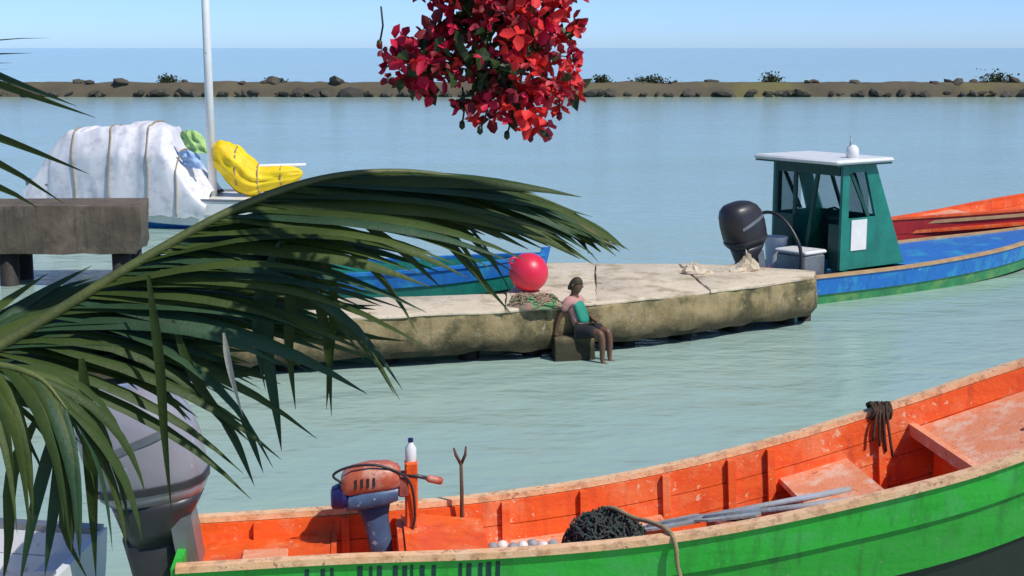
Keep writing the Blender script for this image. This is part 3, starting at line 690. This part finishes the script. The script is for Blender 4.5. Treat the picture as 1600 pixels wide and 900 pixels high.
# ------------------------------------------------------------------ red boat behind it, blue boat behind the pier, white dinghy
rb = thing('fishing_boat', 'red open boat with tan stripe and orange inside behind the blue cabin boat', 'boat', (13.1, 29.0, 0), R(200))
rbb, rzz, _, _ = planked_hull(rb, 6.2, [.75, .9, .95, .85, .62, .32, .04], [1.22, 1.16, 1.08, 1.0, .93, .86, .80], dict(top='red', low='red', bottom='tar', cap='orange', inside='orange', floor='orange_worn'), keel=-.15, h1=.30, h2=.24, N=28)
for i, (z0, mt) in enumerate(((.10, 'tan'), (.27, 'orange'))):
    rg = []
    for k in range(24):
        s = .05+5.9*k/23; y = rbb(s); zc = rzz(s)-z0
        rg.append([(s, y+.012-.02*z0, zc-.03), (s, y+.014-.02*z0, zc+.03), (s, max(.005, y-.06), zc+.03), (s, max(.005, y-.06), zc-.03)])
    fixn(ob('rubbing_strip', B().loft(rg), mt, rb))
board(rb, 'thwart', 1.6, 1.9, rbb, .82, .86, 'orange_worn', .12); board(rb, 'thwart', 3.4, 3.7, rbb, .70, .74, 'tan', .12)
board(rb, 'foredeck', 4.6, 6.0, rbb, lambda s: rzz(s)-.05, lambda s: rzz(s)-.02, 'orange_worn', .07)
pb_ = atz(500, 418, .72)
nb = thing('skiff', 'blue open skiff with teal lower hull moored behind the pier walkway', 'boat', (-4.3, 20.9, 0), R(3))
sbb, szz, _, _ = planked_hull(nb, 4.6, [.5, .62, .68, .66, .5, .04], [.74, .74, .76, .80, .86, .95], dict(top='blue', low='teal', bottom='tar', cap='blue', inside='teal', floor='teal'), keel=-.12, h1=.24, h2=.22, N=26)
board(nb, 'thwart', 1.2, 1.5, sbb, .42, .46, 'teal', .13); board(nb, 'thwart', 2.6, 2.9, sbb, .45, .49, 'teal', .13)
dg = thing('dinghy', 'white dinghy partly hidden behind palm leaves beside the grey outboard', 'boat', (-2.95, 9.25, 0), math.pi-.05)
dbb, dzz, _, _ = planked_hull(dg, 3.4, [.50, .58, .62, .58, .42, .04], [.62, .62, .64, .68, .75, .85], dict(top='white', low='white', bottom='white', cap='metal', inside='white', floor='white'), keel=-.1, h1=.22, h2=.2, N=24)
board(dg, 'thwart', .9, 1.2, dbb, .36, .40, 'white', .13)
board(dg, 'stern_seat', .04, .35, dbb, .40, .44, 'white', .11)

# ------------------------------------------------------------------ sailboat behind the jetty
SY = 32.6
sb = thing('sailboat', 'white sailboat with tall mast, white tarpaulin cover and yellow sail on its boom', 'boat', (-4.3, SY, 0), math.pi)
def sx(px): return -4.3-aty(px, 300, SY).x            # local x runs to the left
ybb, yzz, _, _ = planked_hull(sb, 6.6, [.85, 1.05, 1.15, 1.1, .8, .45, .04], [.66, .64, .66, .70, .78, .86, .96], dict(top='white', low='white', bottom='blue', cap='metal', inside='white', floor='white'), keel=-.3, h1=.34, h2=.25, N=28, floor=.3)
board(sb, 'deck', .3, 6.4, ybb, .60, .64, 'white', .1, 14)
mx_ = sx(333)
ob('mast', B().tube([(mx_, 0, .4), (mx_+.02, 0, 4), (mx_+.04, 0, 9.5)], [.10, .095, .07], 12), 'white', sb, True)
bm_ = ob('boom', B().tube([(mx_, 0, 1.30), (mx_-2.15, .0, 1.36)], [.05, .04], 8), 'white', sb, True)
# furled yellow sail: crumpled tube hanging round the boom
rg = []
path = [(335, 243, .24), (346, 247, .36), (362, 258, .46), (380, 268, .48), (396, 277, .40), (412, 279, .27), (435, 276, .24), (455, 274, .21), (468, 272, .12), (473, 271, .03)]
PX = [p[0] for p in path]
for k in range(90):
    px = 335+138*k/89; py = itp(PX, [p[1] for p in path], px); rd = max(.02, itp(PX, [p[2] for p in path], px))
    c = aty(px, py, SY); ring = []
    for a in range(40):
        an = a*math.pi/20; f = .98+.7*(.26-abs(nz3((math.cos(an)*1.5, math.sin(an)*1.5, k*.009), 2.6)))+.10*nz3((math.cos(an), math.sin(an), k*.06), 2.0)
        ring.append(Vector((-4.3-c.x, rd*.8*f*math.cos(an), c.z+rd*f*math.sin(an))))
    rg.append(ring)
sl = ob('furled_sail', B().loft(rg), 'yellow', sb, True)
for px in (372, 405, 440):
    c = aty(px, itp(PX, [p[1] for p in path], px), SY); rd = itp(PX, [p[2] for p in path], px)*1.06
    ob('tie', B().tube([(-4.3-c.x, rd*.8*math.cos(a*.5236), c.z+rd*math.sin(a*.5236)) for a in range(13)], .018, 5), 'rope', sl, True)
# white cover: creased tent
cv = B(); rg = []
topx = [40, 62, 85, 110, 150, 200, 240, 272, 290, 312, 338]; topy = [300, 268, 232, 203, 197, 196, 194, 200, 228, 262, 300]
for k in range(140):
    px = 40+298*k/139; ct = aty(px, itp(topx, topy, px), SY); X = -4.3-ct.x; top = max(.75, ct.z); ring = []
    w = ybb(min(6.3, max(.3, X)))+.06
    if X > 6.2: w *= max(.3, 1-(X-6.2)*.5)
    for a in range(49):
        u = -1+2*a/48; au = abs(u)
        prof_y = w*(1.0 if au > .55 else au/.55*.9+.1*(au/.55)**2) * (1 if u > 0 else -1) if au > .02 else 0
        zlow = .42
        z = top-(top-zlow)*max(0, (au-.30)/.70)**1.15-.10*au
        cre = .10*nz3((X*1.2, u*1.5, 2), 1.1)+.16*(.4-abs(nz3((X*1.7+u*1.3, u*1.2-X*.5, 7), 1.5)))-.10*abs(nz3((X*3.2-u*2, u*2, 3), 1.2))
        ring.append(Vector((X+.06*nz3((X, u, 1), 3), prof_y*(1+.10*nz3((X*2, u*2, 5), 1.0))+.08*cre, z+cre*(.55+.3*(1-au)))))
    rg.append(ring)
cv.loft(rg, closed=False, caps=False)
cvo = ob('cover', cv, 'tarp', sb, True)
for k in (38, 66, 96, 118):
    ob('lashing', B().tube([p+Vector((0, .03 if p.y > 0 else -.03, .022)) for p in rg[k]], .016, 5), 'rope', cvo, True)
for nm, px, py, hw2, hh, c1, c2 in (('lime_cloth', 302, 222, .24, .27, (.42, .62, .20), (.32, .50, .20)), ('pale_blue_cloth', 297, 250, .20, .22, (.36, .50, .78), (.30, .42, .66))):
    c = aty(px, py, SY-1.0); rg = []
    for k in range(14):
        v = k/13*2-1; row = []
        for j in range(14):
            u = j/13*2-1; w2 = hw2*(1-.25*v*v+.25*nz3((v, 2, hh), 1.4))
            row.append(Vector((-4.3-c.x-u*w2+.10*v, 1.0-.10*nz3((u*1.5, v*1.5, hw2*9), 1.3)-.08*u*u, c.z+v*hh*(1-.2*u*u)+.05*nz3((u, v, 4), 1.6))))
        rg.append(row)
    rg2 = [list(r_)+[q+Vector((0, -.02, 0)) for q in reversed(r_)] for r_ in rg]
    ob(nm, B().loft(rg2), pm(nm, c1, c2, 3, .7, .6, 9), sb, 'auto')

# ------------------------------------------------------------------ the seated person
PZ = .30
pe = atz(916, 475, ZD); pe.y -= .13; pe.x -= .06
PA = R(-33)
pn = thing('person', 'person in pink shirt, green vest and dark shorts sitting on the step of the pier', 'person', (pe.x, pe.y, PZ), PA)
def skin(name, verts, edges, radii, mat, parent, root=0, sub=2):
    me = bpy.data.meshes.new(name); me.from_pydata(verts, edges, []); me.materials.append(M[mat])
    o = obm(name, me, parent)
    md = o.modifiers.new('skin', 'SKIN'); md.use_smooth_shade = True
    sv = me.skin_vertices[0].data
    for i, r_ in enumerate(radii):
        sv[i].radius = r_ if hasattr(r_, '__len__') else (r_, r_); sv[i].use_root = (i == root)
    s2 = o.modifiers.new('sub', 'SUBSURF'); s2.levels = s2.render_levels = sub
    return o
BV = [(0, 0, .09), (-.05, 0, .22), (-.10, 0, .36), (-.13, 0, .46), (-.12, 0, .535), (-.095, 0, .60), (-.08, 0, .67), (-.085, 0, .73)]
BR = [(.115, .085), (.10, .075), (.115, .08), (.10, .07), .042, (.07, .075), (.085, .092), (.06, .065)]
BE = [(0, 1), (1, 2), (2, 3), (3, 4), (4, 5), (5, 6), (6, 7)]
def addv(v, r_, par): BV.append(v); BR.append(r_); BE.append((par, len(BV)-1)); return len(BV)-1
limbs = {}
for sd3 in (-1, 1):
    h = addv((.08, sd3*.085, .08), .075, 0); k1 = addv((.20, sd3*.09, .085), .066, h); k = addv((.34, sd3*.095, .09), .052, k1)
    c = addv((.36, sd3*.095, -.06), .047, k); an = addv((.36, sd3*.095, -.27), .03, c); hl = addv((.39, sd3*.095, -.315), .033, an); ft = addv((.49, sd3*.10, -.335), .022, hl)
    sh = addv((-.13, sd3*.15, .455), .05, 3)
    if sd3 < 0: el, wr, pl = (-.22, sd3*.20, .27), (-.26, sd3*.22, .09), (-.275, sd3*.225, .035)
    else: el, wr, pl = (-.04, sd3*.20, .27), (.10, sd3*.17, .18), (.15, sd3*.16, .165)
    e = addv(el, .034, sh); w_ = addv(wr, .024, e); p_ = addv(pl, (.030, .016), w_)
    d = (Vector(pl)-Vector(wr)).normalized()
    for j in range(4):
        f0 = Vector(pl)+Vector((.0, (j-1.5)*.017, 0))+Vector((.02, 0, -.004)); f1 = f0+Vector((.032-.004*abs(j-1), (j-1.5)*.004, -.008)); 
        i0 = addv(tuple(f0), .008, p_); addv(tuple(f1), .007, i0)
    i0 = addv(tuple(Vector(pl)+Vector((-.005, sd3*-.034, .004))), .009, p_); addv(tuple(Vector(pl)+Vector((.018, sd3*-.05, -.004))), .008, i0)
skin('body', BV, BE, BR, 'skin', pn)
hd = pn.children[0]
skin('shirt', [(-.01, 0, .12), (-.05, 0, .22), (-.10, 0, .36), (-.135, 0, .47), (-.13, -.16, .455), (-.185, -.185, .34), (-.13, .16, .455), (-.08, .19, .34)],
     [(0, 1), (1, 2), (2, 3), (3, 4), (4, 5), (3, 6), (6, 7)], [(.135, .10), (.122, .092), (.132, .098), (.108, .08), .064, .056, .064, .056], 'pink_shirt', pn)
skin('vest', [(.05, 0, .15), (.012, 0, .26), (-.038, 0, .37), (-.072, 0, .47)], [(0, 1), (1, 2), (2, 3)], [(.118, .058), (.122, .058), (.126, .056), (.118, .045)], 'vest', pn)
skin('shorts', [(0, 0, .10), (.09, -.09, .085), (.27, -.095, .09), (.09, .09, .085), (.27, .095, .09)], [(0, 1), (1, 2), (0, 3), (3, 4)], [(.135, .10), .095, .085, .095, .085], 'shorts', pn)
hr = B(); rg = []
for k in range(7):
    t = k/6; z = .668+.105*math.sin(t*1.5708)*.98; r_ = .094*math.cos(t*1.5)*(1+.10*nz3((t*5, k, 1), 2.1)); rg.append([(-.095+r_*1.08*math.cos(a*.5236)-.012*(1-t), r_*.98*math.sin(a*.5236), z-(.06*(1-t) if math.cos(a*.5236) < .2 else -.02*(1-t))) for a in range(12)])
ob('hair', B().loft(rg), 'hair', pn, True)
ob('nose', B().loft([[(.005+dx, y, .66+dz) for dx, y, dz in ((0, -.014, -.02), (.016, 0, -.022), (0, .014, -.02), (-.01, 0, .03))], [(.001, 0, .69+i*.0) for i in range(4)]]), 'skin', hd)
for s_ in (-1, 1):
    ob('ear', B().tube([(-.09, s_*.078, .64), (-.098, s_*.09, .665), (-.09, s_*.08, .69)], [.008, .013, .008], 6), 'skin', hd, True)
    ob('eye', B().lathe([(.001, -.008), (.008, 0), (.001, .008)], 8, (-.008, s_*.032, .685)), 'black', hd, True)

# ------------------------------------------------------------------ bougainvillea hanging from a beam above the view
FY = 3.25
beam = thing('pergola', 'wooden pergola beam and posts that carry the hanging red flowers', 'pergola', (0, FY-.6, 2.4))
ob('beam', B().box((.0, FY-.05, 4.95), (5.2, .10, .14)), 'stick', beam, False, True)
for x in (-2.55, 2.55): ob('post', B().box((x, FY-.6, 3.64), (.12, .12, 2.48)), 'stick', beam, False, True)
for x in (-2.55, 2.55): ob('bracket', B().box((x, FY-.3, 4.83), (.11, .72, .1)), 'stick', beam, False, True)
bg = thing('bougainvillea', 'hanging bunch of crimson and scarlet flowers with dark green leaves above the water', 'flowering vine', aty(760, -60, FY))
fr = random.Random(21)
blobs = [(635, 95, 45), (665, 105, 45), (700, 80, 60), (760, 60, 75), (820, 60, 75), (860, 40, 50), (870, 110, 45), (800, 130, 60), (760, 150, 45), (830, 170, 42), (730, 20, 60), (800, -30, 80), (660, -20, 30), (880, -10, 35), (730, 170, 25), (880, 150, 28), (700, -50, 50), (770, -110, 60)]
def bract_mesh(mat, seed):
    r = random.Random(seed); b = B()
    for k in range(3):
        a = k*2.094+r.uniform(-.2, .2); d = Vector((math.cos(a), math.sin(a), .75)).normalized(); s = Vector((-math.sin(a), math.cos(a), 0)); n = d.cross(s)
        L, W = r.uniform(.030, .038), r.uniform(.011, .014)
        o = Vector((0, 0, 0)); fold = n*.004
        p = [o, o+d*L*.35+s*W-fold, o+d*L*.75+s*W*.7-fold*1.5, o+d*L, o+d*L*.75-s*W*.7-fold*1.5, o+d*L*.35-s*W-fold, o+d*L*.4+fold, o+d*L*.75+fold*.5]
        b.add(p, [(0, 1, 6), (1, 2, 7, 6), (2, 3, 7), (3, 4, 7), (4, 5, 6, 7), (5, 0, 6)])
    me = bpy.data.meshes.new('bloom'); me.from_pydata(b.v, [], b.f); me.materials.append(M[mat]); me.polygons.foreach_set('use_smooth', [True]*len(me.polygons)); return me
blooms = {m: [bract_mesh(m, i) for i in range(3)] for m in ('bract1', 'bract2', 'bract3', 'bract4')}
def leaf_mesh(seed):
    r = random.Random(seed); L, W = .045, .016
    p = [(0, 0, 0), (L*.3, W, .003), (L*.7, W*.7, .002), (L, 0, -.006), (L*.7, -W*.7, .002), (L*.3, -W, .003), (L*.35, 0, -.004), (L*.7, 0, -.006)]
    me = bpy.data.meshes.new('leaf'); me.from_pydata(p, [], [(0, 1, 6), (1, 2, 7, 6), (2, 3, 7), (3, 4, 7), (4, 5, 6, 7), (5, 0, 6)]); me.materials.append(M['bleaf']); return me
lm = [leaf_mesh(i) for i in range(2)]
INV = ROOTM[bg.name].inverted()
def scatter():
    bl = fr.choices(blobs, weights=[q[2]**2 for q in blobs])[0]
    while True:
        x, y, z = fr.uniform(-1, 1), fr.uniform(-1, 1), fr.uniform(-1, 1)
        if x*x+y*y+z*z < 1: break
    p = aty(bl[0]+x*bl[2], bl[1]+y*bl[2], FY); p.y += z*bl[2]/700*1.2
    return bl[0]+x*bl[2], bl[1]+y*bl[2], z, p
from mathutils import Euler
nb_ = nl_ = 0
while nb_ < 298:
    px, py, z, p = scatter()
    green = (690 < px < 790 and 20 < py < 125)
    if green and fr.random() < .62: continue
    w = [.5, .12, .25, .13] if px < 720 else ([.25, .3, .35, .1] if px < 800 else [.14, .6, .12, .14])  # scarlet weighted to the right: sunlit side of the bunch put into bloom colour
    o = bpy.data.objects.new('bloom', fr.choice(blooms[fr.choices(['bract1', 'bract2', 'bract3', 'bract4'], w)[0]])); col.objects.link(o); o.parent = bg; o.matrix_parent_inverse = INV
    o.location = p; o.rotation_euler = Euler((fr.uniform(1.0, 3.3), fr.uniform(-.7, .7), fr.uniform(0, 6.28))); o.scale = [fr.uniform(.8, 1.2)]*3; nb_ += 1
while nl_ < 230:
    px, py, z, p = scatter()
    green = (620 < px < 800 and 10 < py < 150)
    if not green and fr.random() < .7: continue
    o = bpy.data.objects.new('leaf', fr.choice(lm)); col.objects.link(o); o.parent = bg; o.matrix_parent_inverse = INV
    o.location = p; o.rotation_euler = Euler((fr.uniform(-1, 1), fr.uniform(-.3, 1.3), fr.uniform(0, 6.28))); o.scale = [fr.uniform(.7, 1.25)]*3; nl_ += 1
for mt_ in ('bract1', 'bract2', 'bract3', 'bract4'):      # the small blooms between the big ones
    eb = B()
    for k in range({'bract1': 130, 'bract2': 150, 'bract3': 70, 'bract4': 60}[mt_]):
        px, py, z, p = scatter()
        if 690 < px < 790 and 20 < py < 125 and fr.random() < .6: continue
        if (mt_ == 'bract2' and px < 700) or (mt_ == 'bract1' and px > 860 and fr.random() < .6): continue  # small blooms follow the same painted sunlit right side
        me = blooms[mt_][k % 3]; R3 = Euler((fr.uniform(1.0, 3.3), fr.uniform(-.7, .7), fr.uniform(0, 6.28))).to_matrix()*fr.uniform(.5, .8)
        eb.add([p+R3@v.co for v in me.vertices], [tuple(f.vertices) for f in me.polygons])
    o = ob('small_blooms', eb, mt_, bg, True, True); o['kind'] = 'stuff'
topc = Vector((-.04, FY, 4.90))
for bx0 in blobs:
    e = aty(bx0[0], bx0[1]+bx0[2]*.7, FY); m = aty(bx0[0]*.6+755*.4, bx0[1]-.5*bx0[2]-20, FY)
    ob('stem', B().tube(spline([topc, topc.lerp(m, .6)+Vector((0, fr.uniform(-.05, .05), 0)), m, e], 14), [.007-.0004*i for i in range(14)], 5), 'stem', bg, True, True)
for px, py in ((722, 196), (750, 204), (792, 212), (874, 182), (829, 216), (593, 70)):
    e = aty(px, py, FY); s0 = aty(px+fr.uniform(-15, 15), py-60, FY)
    b = B().tube([s0, s0.lerp(e, .5)+Vector((.006, 0, 0)), e], .0022, 4)
    b.lathe([(.001, -.010), (.007, -.004), (.006, .008), (.001, .012)], 6, e); ob('bud', b, 'bract3' if px > 800 else 'bleaf', bg, True, True)

# ------------------------------------------------------------------ coconut palm at the left edge
PB = Vector((-2.95, 2.55, 2.4))
palm = thing('palm_tree', 'coconut palm with dark green arching fronds reaching in over the boats', 'palm tree', PB)
crown = aty(-330, 740, 3.55)
tr_ = [PB, PB.lerp(crown, .4)+Vector((-.08, -.02, .03)), crown+Vector((-.02, -.02, -.02))]
ob('trunk', B().tube(spline(tr_, 16), [.15+.012*math.sin(i*2.4)-.003*i for i in range(16)], 12), 'trunk', palm, True, True)
lr = random.Random(4)
leafmats = ['leaf', 'leaf', 'leaf', 'leaf2', 'leaf2', 'leaf3', 'leaf3']*5+['leaf_dry']
def leaflet(parent, pts, W, mat, fold=.35, n=9, face=False, twist=0.0):
    """pts: polyline in world space; a V-folded blade along it, base narrow, widest at a third, long point"""
    P = spline(pts, n); b = B(); o = 0; v = []
    for i, p in enumerate(P):
        t = (P[min(i+1, n-1)]-P[max(i-1, 0)]).normalized()
        if i == 0:
            s0 = t.cross(Vector((0, 1, .1))) if face else t.cross(Vector((0, 0, 1)))
            if s0.length < .2: s0 = t.cross(Vector((.3, 1, .1)))
        s0 = (s0-t*s0.dot(t)).normalized(); s = (Matrix.Rotation(twist*(.4+.6*i/(n-1)), 3, t)@s0)
        up = s.cross(t); u = i/(n-1)
        w = W*(.35+.65*min(1, u/.25))*(1 if u < .45 else max(.03, 1-((u-.45)/.55)**1.5))
        v += [p-s*w-up*w*fold, p, p+s*w-up*w*fold]
    f = []
    for i in range(n-1):
        a = i*3; f += [(a, a+1, a+4, a+3), (a+1, a+2, a+5, a+4)]
    b.add(v, f); return ob('leaflet', b, mat, parent, True)
def frond(ctrl, n, r0, r1, len_fn, dirs, seed, t0=.12, t1=1.0, W=.019, limp=.2, tw=(-.7, .7)):
    rd = random.Random(seed); C = spline([aty(*c) for c in ctrl], 60)
    fo = ob('frond', B().tube(C, [r0+(r1-r0)*i/59 for i in range(60)], 8), 'rachis', palm, True, True)
    for i in range(n):
        for side in (-1, 1):
            u = t0+(t1-t0)*(i+.5*(side > 0)+rd.uniform(-.3, .3))/n; u = min(max(u, 0), 1)
            k = min(58, int(u*59)); p = C[k].lerp(C[k+1], u*59-k); t = (C[k+1]-C[max(0, k-1)]).normalized()
            sd4 = t.cross(Vector((0, 0, 1))).normalized()*side   # side<0: away or towards the camera
            d0, bend = dirs(u, side, rd)
            d = (t*d0[0]+sd4*d0[1]+Vector((0, 0, 1))*d0[2]).normalized()
            L = len_fn(u)*rd.uniform(.8, 1.12)
            if rd.random() < limp: bend = bend+Vector((0, 0, -.9))
            pts = [p]; cur = d; q = Vector(p); m = 5
            for j in range(m):
                cur = (cur+bend/m*(.5+.35*j)).normalized(); q = q+cur*L/m; pts.append(q.copy())
            leaflet(fo, pts, W*rd.uniform(.75, 1.15), rd.choice(leafmats), fold=rd.uniform(.2, .6), twist=rd.uniform(*tw))
    return fo
# main arching frond
main = frond([(-330, 745, 3.55), (-120, 612, 3.62), (60, 505, 3.7), (215, 410, 3.75), (370, 325, 3.82), (500, 280, 3.9), (620, 268, 4.0), (730, 280, 4.1), (830, 305, 4.2), (900, 332, 4.28)], 96, .019, .003,
      lambda u: .74 if u < .5 else .74-.54*(u-.5)/.5,
      lambda u, s, r: ((.95, .20+r.uniform(-.08, .08), -.13+r.uniform(-.22, .05)-(.10+.75*r.random())*max(0, .66-u)), Vector((.12, 0, -.12-.75*max(0, .74-u)-.14*r.random()*(u > .6)+r.uniform(-.12, .08)))), 31, .16, 1.0, .024, .05, (.2, 1.4))
# frond whose tips come in high at the left edge
up_ = frond([(-330, 745, 3.55), (-400, 560, 3.5), (-400, 400, 3.4), (-340, 260, 3.3), (-260, 170, 3.25)], 9, .022, .004, lambda u: .52,
      lambda u, s, r: ((.1, -.15*s, .1), Vector((1.4, 0, -.35))), 9, .45, 1.0, .014, 0)
# low frond hanging in the bottom left corner
low = frond([(-330, 745, 3.55), (-220, 650, 3.45), (-120, 590, 3.38), (-20, 570, 3.32), (60, 590, 3.28), (105, 640, 3.25)], 17, .022, .003,
      lambda u: .58-.18*u, lambda u, s, r: ((.8, .4, -.1+r.uniform(-.2, .2)), Vector((-.1, 0, -2.0+r.uniform(-.5, .5)))), 15, .35, 1.0, .0125, .3, (.2, 1.4))
mid = frond([(-330, 745, 3.55), (-170, 610, 3.72), (-20, 525, 3.88), (110, 480, 4.0), (220, 462, 4.1), (330, 470, 4.18)], 44, .016, .003,
      lambda u: .60, lambda u, s, r: ((.95, .2, -.04+r.uniform(-.16, .12)), Vector((.3, 0, -.14+r.uniform(-.15, .2)))), 17, .2, 1.0, .025, .02, (.4, 1.4))
side = frond([(-330, 745, 3.55), (-200, 660, 3.66), (-60, 590, 3.76), (60, 548, 3.84), (150, 540, 3.9)], 34, .016, .003,
      lambda u: .50, lambda u, s, r: ((.95, .25, -.02+r.uniform(-.18, .16)), Vector((.25, 0, -.25+r.uniform(-.3, .2)))), 23, .3, 1.0, .024, .08, (.4, 1.4))
# single leaflets one can pick out
def px_leaf(pts, y, W, mat, tw=0): leaflet(main, [aty(a, c, y) for a, c in pts], W, mat, .3, 10, True, tw-.9)
def up_leaf(pts, y, W, mat, tw): leaflet(up_, [aty(a, c, y) for a, c in pts], W, mat, .3, 10, True, tw-.9)
for pts, w, mt, tw in (([(-260, 60), (-120, 90), (20, 138), (150, 184)], .013, 'leaf', 1.3), ([(-260, 50), (-120, 70), (10, 122), (120, 166)], .012, 'leaf3', 1.2),
                       ([(-270, 150), (-120, 175), (20, 222), (140, 272)], .013, 'leaf', 1.2), ([(-280, 190), (-130, 210), (0, 255), (100, 318)], .013, 'leaf', 1.2), ([(-290, 230), (-130, 250), (0, 292), (60, 325)], .012, 'leaf2', 1.2)):
    up_leaf(pts, 3.3, w, mt, tw)
for pts, y, w, mt, tw in (
    ([(442, 372), (424, 440), (418, 540), (432, 640), (440, 705)], 3.78, .020, 'leaf3', 1.2), ([(440, 378), (455, 450), (452, 540), (462, 640)], 3.80, .017, 'leaf', 1.0),
    ([(436, 380), (408, 450), (402, 530), (415, 610)], 3.76, .015, 'leaf3', 1.4), ([(445, 376), (490, 440), (512, 540), (518, 650)], 3.83, .016, 'leaf', 1.1),
    ([(470, 350), (520, 440), (516, 560), (510, 640)], 3.85, .013, 'leaf2', 1.2), ([(232, 430), (250, 560), (258, 680), (268, 800)], 3.62, .015, 'leaf', 1.3),
    ([(270, 500), (300, 580), (340, 640), (390, 690)], 3.7, .014, 'leaf', 1.0), ([(350, 520), (361, 580), (380, 652)], 3.42, .0095, 'leaf_pale', 1.5),
    ([(376, 640), (392, 680), (412, 740)], 3.69, .012, 'leaf3', 1.3), ([(340, 640), (370, 690), (398, 760)], 3.71, .013, 'leaf3', 1.2),
    ([(128, 560), (140, 660), (146, 780), (150, 905)], 3.45, .022, 'leaf', 1.3), ([(100, 640), (75, 720), (50, 820), (30, 920)], 3.4, .018, 'leaf3', 1.3),
    ([(95, 640), (92, 740), (80, 830), (70, 900)], 3.41, .016, 'leaf3', 1.1), ([(105, 640), (115, 720), (100, 820), (140, 910)], 3.39, .016, 'leaf', 1.2),
    ([(60, 650), (20, 740), (15, 840), (5, 910)], 3.37, .017, 'leaf', 1.2), ([(660, 335), (720, 400), (800, 492)], 3.95, .012, 'leaf', .8), ([(560, 345), (620, 385), (690, 450)], 3.9, .012, 'leaf', .8)):
    px_leaf(pts, y, w, mt, tw)
